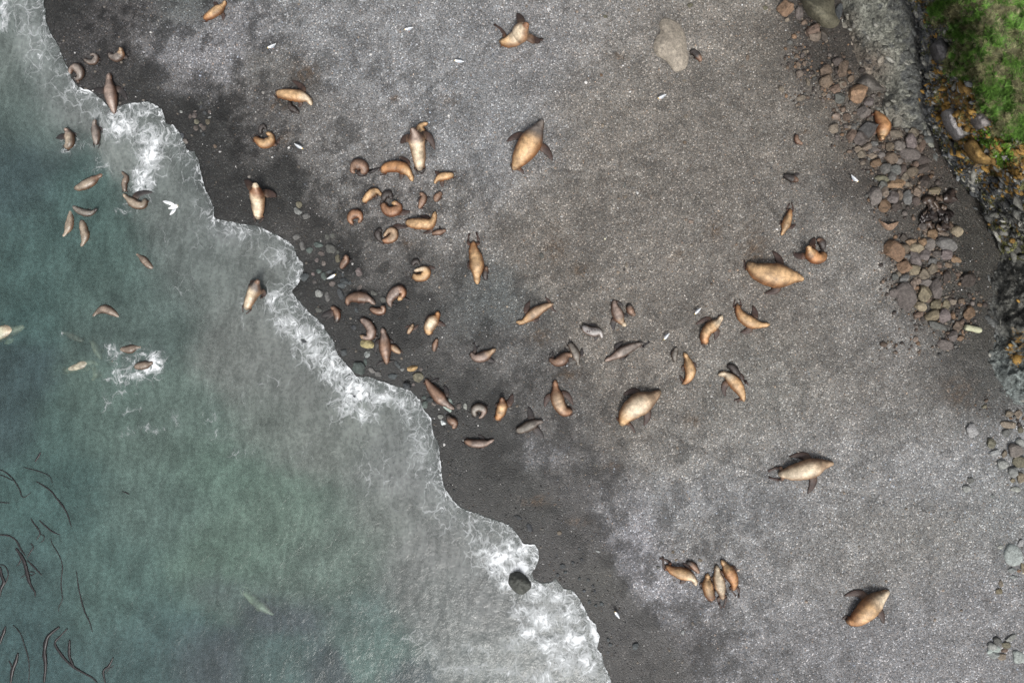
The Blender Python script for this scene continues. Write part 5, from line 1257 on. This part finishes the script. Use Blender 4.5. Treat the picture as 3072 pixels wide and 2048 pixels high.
stones(V9, 'poking out of the white surf', 'stones poking out of the surf', [(440, 2, 32, 20, 'bl'), (905, 505, 20, 16, 'bl'), (1385, 408, 36, 26, 'bl')], .9, .1)
stones(V2_, 'on the open upper beach', 'single stones on the upper beach', [(1600, 1072, 18, 15, 't'), (1640, 50, 24, 18, 'ol'), (2330, 70, 20, 20, 'ol'), (1165, 95, 16, 13, 't'), (820, 690, 16, 12, 'o'), (835, 1152, 14, 16, 't'), (2165, 530, 18, 22, 'b'), (860, 155, 18, 14, 'ol'), (1585, 740, 16, 10, 't'), (1590, 1310, 15, 15, 'b')], .6, .3)
stones((1536., 512., 3.0625), 'on the open middle beach', 'single stones on the middle beach', [(1042, 242, 16, 14, 't'), (1035, 130, 9, 24, 'g'), (1645, 470, 24, 14, 't'), (1600, 450, 14, 12, 't'), (2000, 920, 16, 14, 't'), (1050, 870, 14, 12, 't'), (275, 780, 18, 24, 'g'), (1565, 662, 13, 9, 't'), (1650, 685, 13, 9, 't')], .6, .3)

# one label for each stone; what cannot be told apart shares it together with the group
from collections import defaultdict
classes = defaultdict(list)
for s_ in ALL_STONES:
    sz = 'large' if s_[3] > .42 else ('small' if s_[3] < .13 else 'medium')
    classes[(s_[1], s_[2], s_[7], sz)].append(s_)
for (zone, colour, shp, sz), lst in classes.items():
    word = 'boulder' if sz == 'large' else 'stone'
    lst.sort(key=lambda q: q[5])
    ORD = ['uppermost', 'second', 'third', 'fourth', 'fifth', 'sixth', 'seventh', 'eighth', 'ninth', 'tenth', 'eleventh', 'twelfth', 'thirteenth', 'fourteenth', 'fifteenth']
    for i_, q in enumerate(lst):
        m_ = len(lst)
        p_ = '' if m_ == 1 else (['upper ', 'lower '][i_] if m_ == 2 else (['upper ', 'middle ', 'lower '][i_] if m_ == 3 else ('uppermost ' if i_ == 0 else ('lowest ' if i_ == m_ - 1 else f"{ORD[i_]} from top, "))))
        tag(q[0], f"{p_}{sz} {shp} {colour} {word} {zone}", 'boulder' if sz == 'large' else 'stone', q[6])

def outline_rock(name, label, sheet, pts, height, code, sink=.05, cat='boulder', bumpy=.12, dome=2.2, colour=None, seed=1, top=None):
    """a rock with a surveyed outline: real bulk rising from its footprint"""
    P = [TP(sheet, *p) for p in pts]
    n = 40
    Q, _ = catmull([(a, b) for a, b in P + [P[0]]], n + 1); Q = Q[:n]
    cpx, cpy = Q[:, 0].mean(), Q[:, 1].mean()
    z0 = surface_at(cpx, cpy) if top is None else top
    rings = 14
    base = np.array(colour or RC[code][0])
    q = (np.arange(rings + 1) / rings)[:, None]                       # 0 rim, 1 middle
    h = height * (1 - (1 - q) ** dome) - sink * (1 - q)
    x = Q[None, :, 0] + (cpx - Q[None, :, 0]) * q * .999; y = Q[None, :, 1] + (cpy - Q[None, :, 1]) * q * .999
    zz = z0 + h + bumpy * (fbm(x / 24 + seed, y / 24, 4, seed) - .5) * np.minimum(1, q * 4) * height * 2
    wx_, wy_ = W(x, y, zz)
    V = list(np.stack([wx_, wy_, zz], -1).reshape(-1, 3))
    C = list((base * (.75 + .5 * fbm(x / 15, y / 15 + seed, 4, seed + 5))[..., None]).reshape(-1, 3))
    F = []
    for k in range(rings):
        for i in range(n):
            F.append((k * n + i, k * n + (i + 1) % n, (k + 1) * n + (i + 1) % n, (k + 1) * n + i))
    F.append(tuple(rings * n + i for i in range(n)))
    low = len(V)
    for i in range(n): V.append((V[i][0], V[i][1], V[i][2] - .35)); C.append(base * .7)
    for i in range(n): F.append((i, low + i, low + (i + 1) % n, (i + 1) % n))
    F.append(tuple(low + i for i in range(n))[::-1])
    org = np.array((*W(cpx, cpy, z0), z0))
    o = mesh_from(name, np.array(V) - org, F, M_ROCK, None, True, np.array(C), None, True)
    o.location = org
    tag(o, label, cat)
    return o
outline_rock('boulder', 'big beige boulder on the open upper beach with a dark pup beside it', 2 and V2_, [(1390, 155), (1500, 190), (1570, 260), (1600, 350), (1612, 470), (1625, 530), (1600, 620), (1530, 657), (1480, 640), (1420, 560), (1330, 500), (1300, 420), (1328, 330), (1368, 290), (1350, 220)], .42, 't', colour=(.285, .25, .205), bumpy=.22, seed=3, sink=-.02)
outline_rock('boulder', 'rounded olive boulder at the top edge beside the grey slab', VG, [(290, -60), (420, 230), (560, 340), (650, 420), (760, 448), (880, 430), (945, 330), (890, 230), (860, 100), (830, -60), (560, -110)], .95, 'ol', bumpy=.10, seed=5)
outline_rock('boulder', 'large split grey slab boulder above the orange sea lion', VG, [(1185, 1295), (1335, 1150), (1480, 1230), (1570, 1330), (1645, 1410), (1560, 1430), (1430, 1440), (1300, 1370)], .5, 'g', colour=(.11, .10, .09), bumpy=.25, seed=7, dome=3.5)
outline_rock('boulder', 'dark wet boulder standing in the lower surf', V14, [(-30, 560), (30, 530), (90, 545), (140, 590), (185, 660), (175, 710), (120, 755), (60, 755), (0, 710), (-40, 650)], .55, 'gd', bumpy=.5, seed=9, top=.0, colour=(.06, .063, .056))
outline_rock('flat_stone', 'flat pale green stone under the long wet brown sea lion', VF, [(1490, 1030), (1560, 985), (1615, 955), (1650, 1020), (1672, 1085), (1640, 1100), (1622, 1150), (1560, 1115), (1520, 1075)], .09, 'gr', colour=(.27, .325, .295), bumpy=.05, dome=5, seed=11, cat='stone')
outline_rock('flat_stone', 'large flat oval grey stone near the right edge', VD, [(600, 105), (660, 115), (730, 160), (775, 230), (790, 310), (740, 370), (660, 392), (590, 370), (545, 290), (540, 200)], .16, 'gl', colour=(.25, .275, .265), bumpy=.1, dome=5, seed=13, cat='stone')
outline_rock('flat_stone', 'flat grey stone cut by the right edge in the corner', VD, [(640, 1365), (700, 1360), (780, 1400), (800, 1500), (720, 1535), (665, 1510), (650, 1440)], .14, 'gl', colour=(.27, .295, .28), bumpy=.1, dome=5, seed=15, cat='stone')
outline_rock('flat_stone', 'flat pale stone at the left of the corner group', VD, [(380, 1310), (450, 1300), (525, 1345), (500, 1400), (430, 1400), (370, 1420), (340, 1390)], .12, 'gl', colour=(.29, .33, .31), bumpy=.1, dome=5, seed=16, cat='stone')
outline_rock('boulder', 'pitted yellow rock below the crescent-bent sea lion', VF, [(500, 250), (560, 220), (620, 230), (690, 300), (670, 345), (600, 360), (540, 345), (495, 315)], .22, 'ty', colour=(.34, .29, .15), bumpy=.5, seed=17)
outline_rock('boulder', 'orange-topped pitted rock in the wet stones', VF, [(1065, 590), (1110, 560), (1170, 555), (1220, 575), (1190, 620), (1130, 640), (1080, 630)], .18, 'ty', colour=(.36, .245, .12), bumpy=.45, seed=19)
outline_rock('boulder', 'pointed rusty rock lying alone left of the kelp heap', VB, [(275, 65), (340, 100), (420, 130), (480, 110), (545, 95), (500, 165), (440, 205), (380, 190), (330, 140)], .3, 'o', bumpy=.3, seed=23, colour=(.24, .16, .11))
outline_rock('white_stone', 'small white crystalline stone beside the huddled dark pup', (1280., 1220., 19.6), [(810, 790), (920, 770), (1060, 830), (1170, 980), (1100, 1040), (920, 1080), (850, 1030)], .10, 'w', colour=(.62, .66, .66), bumpy=.5, seed=27, cat='stone', sink=.02)

V3 = (2304., 0., 3.0625)
outline_rock('rock_ledge', 'long pale grey ledge ringed with orange lichen on the cliff', V3, [(1635, 1010), (1700, 1000), (1735, 1080), (1790, 1180), (1815, 1250), (1760, 1265), (1690, 1180), (1645, 1090)], .35, 'gl', colour=(.26, .25, .25), bumpy=.5, seed=31, cat='rock ledge', dome=4)
outline_rock('rock_ledge', 'round pale crusted ledge below the turf on the cliff', V3, [(1900, 1050), (1960, 1020), (2030, 1060), (2070, 1130), (2010, 1170), (1940, 1150)], .35, 'gl', colour=(.22, .20, .195), bumpy=.5, seed=33, cat='rock ledge', dome=4)
outline_rock('rock_ledge', 'ochre lichen-covered ledge at the lower end of the cliff band', V3, [(1840, 1310), (1900, 1290), (1990, 1400), (2090, 1470), (2060, 1500), (1950, 1480), (1870, 1400)], .35, 'ty', colour=(.24, .15, .05), bumpy=.5, seed=35, cat='rock ledge', dome=4)
outline_rock('rock_ledge', 'dark bare rock showing through the turf edge', V3, [(1520, 400), (1590, 350), (1640, 400), (1700, 500), (1640, 570), (1560, 520)], .30, 'gd', colour=(.075, .072, .075), bumpy=.5, seed=37, cat='rock ledge', dome=4)

def build_rubble():
    """small broken stones packed between the boulders of the piles"""
    big = [q for q in ALL_STONES if q[4] > 2380 and q[5] < 1260]
    bx = np.array([q[4] for q in big]); by = np.array([q[5] for q in big])
    n = 2600
    k = rng.integers(0, len(big), n)
    px = bx[k] + rng.normal(0, 22, n); py = by[k] + rng.normal(0, 22, n)
    u, v = (px - 1536) / S, (1024 - py) / S
    ok = right_sd(u, v, BASE) < .05
    px, py = px[ok], py[ok]; n = len(px)
    x, y = W(px, py, .8); z = ground_z(x, y)
    x, y = W(px, py, z)
    r = np.clip(np.exp(rng.normal(math.log(.052), .5, n)), .02, .15)
    bm = bmesh.new(); bmesh.ops.create_icosphere(bm, subdivisions=1, radius=1.0)
    B = np.array([q.co[:] for q in bm.verts]); Fb = np.array([[q.index for q in f.verts] for f in bm.faces]); bm.free()
    a = rng.uniform(0, 6.28, n); ca, sa = np.cos(a)[:, None], np.sin(a)[:, None]
    sx, sy, sz = rng.uniform(.7, 1.35, (3, n))
    P = B[None] * (1 + rng.uniform(-.28, .22, (n, len(B), 1)))
    P = P * np.stack([sx * r, sy * r, sz * r * .75], -1)[:, None]
    VX, VY = P[..., 0] * ca - P[..., 1] * sa, P[..., 0] * sa + P[..., 1] * ca
    V = np.stack([VX + x[:, None], VY + y[:, None], P[..., 2] + (z + r * .15)[:, None]], -1).reshape(-1, 3)
    F = (Fb[None] + (np.arange(n) * len(B))[:, None, None]).reshape(-1, 3)
    pal = np.array([RC[q][0] for q in ('b', 'bd', 'o', 't', 'p', 'g', 'bd', 'b')])
    C = pal[rng.integers(0, len(pal), n)] * rng.uniform(.6, 1.3, (n, 1))
    o = np_mesh('rubble', V, F, M_ROCK, False, np.repeat(C, len(B), 0))
    tag(o, 'small broken stones packed between the boulders', kind='stuff')
build_rubble()

def worn_log():
    ax, ay = TP(VB, 1320, 1335); bx, by = TP(VB, 1490, 1375)
    za = surface_at((ax + bx) / 2, (ay + by) / 2) + .13
    A_, B_ = np.array((*W(ax, ay, za), za)), np.array((*W(bx, by, za), za))
    d = B_ - A_; L = np.linalg.norm(d); d /= L
    s = np.cross(d, (0, 0, 1)); u = np.cross(s, d)
    V, C, F = [], [], []; n = 14
    for k, q in enumerate(np.linspace(-.04, 1.04, 11)):
        rr = .155 * np.interp(q, [-.04, 0, .1, .5, .9, 1, 1.04], [.70, .95, 1.0, .92, 1.0, .96, .75])
        for j in range(n):
            a = j / n * 2 * math.pi
            V.append(A_ + d * L * q + (s * math.cos(a) + u * math.sin(a)) * rr * (1 + .06 * math.sin(3 * a + k)))
            C.append(np.array((.36, .36, .25)) * (.85 + .3 * random.random()))
    for k in range(10):
        for j in range(n): F.append((k * n + j, k * n + (j + 1) % n, (k + 1) * n + (j + 1) % n, (k + 1) * n + j))
    F += [tuple(range(n)), tuple(range(10 * n, 11 * n))]
    o = mesh_from('worn_log', np.array(V) - A_, F, M_WOOD, None, True, np.array(C), None, True); o.location = A_
    tag(o, 'short pale cream log lying below the round rust-tan boulder', 'log')
worn_log()

# ------------------------------------------------------------------ gulls
def gull(label, t, tail, head, name='gull'):
    a, b = TP(t, *tail), TP(t, *head)
    z = max(surface_at((a[0] + b[0]) / 2, (a[1] + b[1]) / 2), .0)
    zb = z + .20
    A_, B_ = np.array((*W(*a, zb), zb)), np.array((*W(*b, zb), zb))
    d = B_ - A_; L = np.linalg.norm(d); d /= L
    s = np.cross(d, (0, 0, 1.)); u = np.array((0, 0, 1.))
    N, M = 18, 12; V, C, F = [], [], []
    q = np.linspace(0, 1, N)
    wd = np.interp(q, [0, .12, .25, .45, .62, .74, .8, .88, .94, .97, 1], [.03, .04, .06, .085, .085, .06, .045, .048, .03, .012, .004])
    hh = np.interp(q, [0, .12, .25, .45, .62, .74, .8, .88, .94, .97, 1], [.008, .02, .05, .08, .085, .06, .045, .046, .028, .012, .004])
    lift = np.interp(q, [0, .25, .6, .78, .9, 1], [.02, .01, .0, .06, .085, .07])
    for i in range(N):
        cc = A_ + d * L * q[i] + u * lift[i]
        for j in range(M):
            an = j / M * 2 * math.pi
            V.append(cc + s * math.cos(an) * wd[i] + u * math.sin(an) * hh[i])
            c = np.array((.80, .80, .80))
            if .10 < q[i] < .66 and math.sin(an) > -.15 and abs(math.cos(an)) > .28: c = np.array((.34, .37, .41))    # folded grey wings
            if q[i] <= .13: c = np.array((.10, .10, .11)) if abs(math.cos(an)) > .5 else np.array((.75, .75, .75))
            if q[i] > .93: c = np.array((.62, .42, .08))
            C.append(c)
    for i in range(N - 1):
        for j in range(M): F.append((i * M + j, i * M + (j + 1) % M, (i + 1) * M + (j + 1) % M, (i + 1) * M + j))
    F += [tuple(range(M)), tuple(range((N - 1) * M, N * M))]
    for sd in (1, -1):                                    # legs reach the shingle
        p0 = A_ + d * L * .52 + s * sd * .03 - u * .05; b0 = len(V)
        for zz, w in ((p0[2], .008), (z + .005, .007)):
            for k in range(4):
                an = k * math.pi / 2; V.append(np.array((p0[0] + math.cos(an) * w, p0[1] + math.sin(an) * w, zz))); C.append(np.array((.5, .25, .2)))
        for k in range(4): F.append((b0 + k, b0 + (k + 1) % 4, b0 + 4 + (k + 1) % 4, b0 + 4 + k))
        f0 = len(V)
        for pt in (p0 + d * .045 + s * .02, p0 + d * .045 - s * .02, p0 - d * .01): V.append(np.array((pt[0], pt[1], z + .006))); C.append(np.array((.5, .25, .2)))
        F.append((f0, f0 + 1, f0 + 2))
    org = np.array(((A_[0] + B_[0]) / 2, (A_[1] + B_[1]) / 2, z))
    o = mesh_from(name, np.array(V) - org, F, M_FEATHER, None, True, np.array(C), None, True); o.location = org
    tag(o, label, 'gull', 'gulls')
gull('white gull standing at the upper left above the lone golden sea lion', 1, (184, 404), (108, 450))
gull('white gull near the top edge with pale pebbles below it', 1, (1445, 252), (1364, 282))
gull('white gull to the lower left of the top bull', 1, (1912, 568), (1820, 562))
gull('white gull right of the hook-curled golden sea lion', 1, (352, 1322), (438, 1372))
gull('white gull alone on the brownish shingle below the beige boulder', 2, (1416, 868), (1336, 912))
gull('white gull among the wet stones near the surf', 5, (652, 995), (738, 952))
gull('white gull left of the golden sea lion with the long pale neck', 6, (1734, 1262), (1672, 1320))
gull('white gull above the bracket-curved amber sea lion', 6, (1446, 1492), (1390, 1552))
gull('white gull left of the rock pile on the dark shingle', 7, (762, 40), (822, 108))
gull('white gull on dark wet shingle right of the lower foam', 14, (988, 972), (940, 902))

def flying_gull():
    FG = (470., 570., 17.42); z = 2.6
    def p(x, y, dz=0): a, b = TP(FG, x, y); return np.array((*W(a, b, z + dz), z + dz))
    V, C, F = [], [], []
    def loft(points, widths, thick, cfun, M=10):
        P = np.array(points); N = len(P); b0 = len(V)
        for i in range(N):
            tn = P[min(i + 1, N - 1)] - P[max(i - 1, 0)]; tn /= np.linalg.norm(tn)
            sd = np.cross(tn, (0, 0, 1.)); sd /= np.linalg.norm(sd); up = np.cross(sd, tn)
            for j in range(M):
                an = j / M * 2 * math.pi
                V.append(P[i] + sd * math.cos(an) * widths[i] + up * math.sin(an) * thick[i]); C.append(np.array(cfun(i / (N - 1), math.cos(an))))
        for i in range(N - 1):
            for j in range(M): F.append((b0 + i * M + j, b0 + i * M + (j + 1) % M, b0 + (i + 1) * M + (j + 1) % M, b0 + (i + 1) * M + j))
        F.append(tuple(range(b0, b0 + M))); F.append(tuple(range(b0 + (N - 1) * M, b0 + N * M)))
    k = 1 / 17.42 / S
    body, _ = catmull([p(620, 955), p(740, 930), p(860, 890), p(980, 850), p(1060, 825), p(1125, 805)], 16)
    loft(list(body), np.interp(np.linspace(0, 1, 16), [0, .12, .3, .55, .75, .85, .93, 1], np.array([45, 35, 75, 120, 120, 105, 70, 12]) * k), np.interp(np.linspace(0, 1, 16), [0, .3, .6, .85, 1], np.array([8, 50, 90, 80, 10]) * k), lambda q, e: (.82, .82, .82) if q < .95 else (.6, .45, .12))
    def wing(pts, w):
        P, _ = catmull(pts, 12)
        loft(list(P), np.interp(np.linspace(0, 1, 12), np.linspace(0, 1, len(w)), np.array(w) * k), np.full(12, 9 * k), lambda q, e: (.56, .59, .62) if abs(e) < .75 and q < .85 else (.78, .78, .79))
    wing([p(900, 850), p(800, 740, .10), p(680, 690, .16), p(520, 640, .12), p(330, 590, .05)], [95, 80, 75, 70, 22])
    wing([p(930, 930), p(920, 1030, .08), p(850, 1130, .10), p(770, 1210, .06), p(690, 1290, .0)], [95, 80, 72, 55, 24])
    org = p(860, 890)
    o = mesh_from('gull', np.array(V) - org, F, M_FEATHER, None, True, np.array(C), None, True); o.location = org
    tag(o, 'white gull flying over the shallow water with spread wings', 'gull', 'gulls')
flying_gull()

# ------------------------------------------------------------------ kelp
def frond(name, sheet, pts, w0, parent=None, z=.026, label=None, colr=(.016, .013, .014), wob=.0):
    P = []
    for q in pts:
        a, b = TP(sheet, q[0], q[1]); zz = z + (q[2] if len(q) > 2 else 0)
        P.append((*W(a, b, zz), zz))
    Q, L = catmull(P, max(14, len(pts) * 7)); n = len(Q)
    sc = 3.0625 if isinstance(sheet, int) else sheet[2]
    wm = w0 / sc / S / 2 * (.75 if parent is None else 1)
    V, C, F = [], [], []; sd = random.uniform(0, 90)
    for i in range(n):
        tn = Q[min(i + 1, n - 1)] - Q[max(i - 1, 0)]; tn /= np.linalg.norm(tn) + 1e-9
        s = np.cross(tn, (0, 0, 1.)); s /= np.linalg.norm(s) + 1e-9
        q = i / (n - 1)
        w = wm * (.35 + .9 * math.sin(math.pi * min(1, q * .92 + .06)) ** .7) * (.75 + .6 * float(fbm(np.array([q * 9 + sd]), np.array([sd]), 3, 5)[0]))
        ro = wob * math.sin(q * 9 + sd)
        uz = np.array((0, 0, 1.)) * w * ro
        up = np.array((0, 0, 1.)) * max(.003, w * .07)
        for v in (s * w + uz, up, -s * w - uz, -up): V.append(Q[i] + v); C.append(np.array(colr) * (.7 + .7 * random.random()))
    for i in range(n - 1):
        for j in range(4): F.append((i * 4 + j, i * 4 + (j + 1) % 4, i * 4 + 4 + (j + 1) % 4, i * 4 + 4 + j))
    F += [(0, 1, 2, 3), tuple((n - 1) * 4 + j for j in range(4))]
    org = Q[0] if parent is None else np.array(parent.location)
    o = mesh_from(name, np.array(V) - org, F, M_KELP, parent, True, np.array(C), None, True)
    if parent is None:
        o.location = org
        tag(o, label, 'kelp', 'kelp drifting in the lower left')
    return o
K = [(8, [(375, 1015), (350, 1060), (320, 1105)], 20, 'short floating kelp stub, topmost of the drifting kelp'),
     (8, [(215, 1155), (330, 1185), (430, 1220), (470, 1260), (478, 1300)], 9, 'thin kelp strand curving down to the right below the stub'),
     (8, [(-40, 1170), (40, 1195), (120, 1265), (175, 1350), (200, 1420), (235, 1425), (285, 1385)], 12, 'kelp strand hooking like a fish-hook from the left edge'),
     (8, [(-40, 1215), (40, 1240), (120, 1280)], 9, 'short kelp strand merging into the hooked one at the left edge'),
     (8, [(335, 1285), (400, 1325), (470, 1375), (520, 1440), (575, 1510), (620, 1590), (655, 1700)], 16, 'long kelp strand running down right through the middle of the kelp field'),
     (8, [(-30, 1475), (30, 1478), (90, 1483)], 9, 'straight kelp stub at the left edge under the hooked strand'),
     (12, [(280, 50), (310, 100), (355, 160), (365, 200), (335, 255)], 16, 'forked kelp frond above the tangled clump'),
     (12, [(365, 200), (400, 215), (400, 255), (355, 285)], 8, 'thin curled branch beside the forked frond'),
     (12, [(360, 70), (410, 120), (480, 175), (555, 208)], 15, 'kelp frond slanting down right, right of the forked one'),
     (12, [(-20, 205), (80, 215), (150, 260), (185, 330), (235, 400)], 17, 'kelp stem reaching from the left edge into the tangled clump'),
     (12, [(145, 330), (190, 390), (225, 460), (250, 560), (270, 640), (305, 710)], 42, 'thick tangled kelp clump with a broad blade'),
     (12, [(290, 690), (320, 730), (322, 775)], 18, 'end blade of the thick tangled clump'),
     (12, [(250, 440), (310, 500), (385, 580)], 16, 'straight kelp arm off the clump to the lower right'),
     (12, [(250, 420), (275, 370), (305, 320), (280, 280)], 13, 'hooked kelp arm off the clump to the upper right'),
     (12, [(195, 420), (175, 470), (150, 495)], 12, 'short kelp arm off the clump to the left'),
     (12, [(190, 605), (235, 570), (290, 545), (318, 560), (290, 578), (240, 560)], 9, 'kelp loop tied across the clump'),
     (12, [(468, 235), (480, 290), (545, 400), (573, 500), (560, 640), (568, 740), (572, 800), (545, 860), (535, 912)], 11, 'long wavy kelp strand hanging right of the clump'),
     (12, [(702, 545), (720, 680), (745, 800), (780, 920), (820, 1000), (848, 1100)], 13, 'rightmost long kelp strand, alone in open water'),
     (12, [(-20, 480), (40, 490), (75, 560), (55, 640), (20, 690)], 12, 'curled kelp strand on the left edge beside the clump'),
     (12, [(0, 500), (15, 580), (35, 640), (10, 700), (-5, 780)], 30, 'broad kelp frond on the left edge beside the clump'),
     (12, [(50, 1045), (35, 1100), (15, 1150), (-5, 1215)], 30, 'leaf-shaped kelp frond on the left edge low down'),
     (12, [(122, 1035), (185, 1110), (225, 1220), (260, 1340), (268, 1450), (262, 1580)], 11, 'thin bow-shaped kelp strand, second from the left at the bottom'),
     (12, [(545, 1050), (470, 1110), (430, 1160), (408, 1280), (418, 1400), (405, 1560)], 40, 'broad upright kelp blade at the bottom'),
     (12, [(620, 1065), (560, 1130), (505, 1200), (560, 1300), (650, 1400), (760, 1470), (850, 1520), (900, 1580)], 24, 'kelp strand bent like an elbow at the bottom'),
     (12, [(640, 1170), (635, 1250), (640, 1330), (680, 1420)], 28, 'short blade crossing the elbow-bent strand'),
     (12, [(165, 1290), (145, 1370), (115, 1450), (95, 1580)], 36, 'kelp frond rising from the bottom left corner'),
     (12, [(80, 1360), (100, 1400), (110, 1450)], 14, 'small fork of the corner frond'),
     (12, [(1040, 1330), (1000, 1410), (950, 1460), (970, 1580)], 22, 'rightmost kelp frond at the bottom edge'),
     (12, [(1050, 1400), (1000, 1440), (970, 1480)], 9, 'thin side shoot of the rightmost bottom frond'),
     (8, [(1120, 1375), (1150, 1385), (1190, 1405)], 10, 'tiny drifting kelp scrap in open green water')]
for t, pts, w, lab in K: frond('kelp_strand', t, pts, w, label=lab)

def kelp_heap():
    HV = (2730., 540., 8.711)
    x, y = TP(HV, 700, 800); z = surface_at(x, y)
    root = bpy.data.objects.new('kelp_heap', None); root.location = (*W(x, y, z), z); col.objects.link(root)
    root.empty_display_size = .3
    tag(root, 'heap of dark brown rotting kelp among the rocks under the cliff', 'kelp heap')
    r = random.Random(5)
    spec = [((330, 560), (480, 520), (620, 640), (740, 800)), ((300, 900), (420, 980), (560, 920), (620, 780)), ((260, 1010), (380, 1050), (520, 990)), ((640, 520), (780, 470), (840, 420)), ((880, 500), (1020, 460), (1120, 350), (1170, 250)),
            ((700, 740), (820, 820), (900, 940), (860, 1060)), ((760, 1020), (880, 1040), (970, 1000), (1020, 900)), ((700, 1180), (820, 1240), (940, 1180), (1050, 1060)), ((820, 1300), (900, 1220), (1040, 1150)), ((960, 780), (1020, 880), (960, 980)), ((480, 620), (560, 720), (480, 860), (340, 880)), ((400, 1100), (520, 1160), (640, 1200)), ((560, 560), (700, 640), (820, 700), (960, 740))]
    for k, pts in enumerate(spec):
        c = random.choice([(.050, .036, .028), (.036, .026, .022), (.075, .054, .040), (.022, .017, .016)])
        pp = [(p[0], p[1], r.uniform(.0, .09)) for p in pts]
        frond('frond', HV, pp, r.uniform(150, 260), root, z + .06, None, c, .45)
kelp_heap()
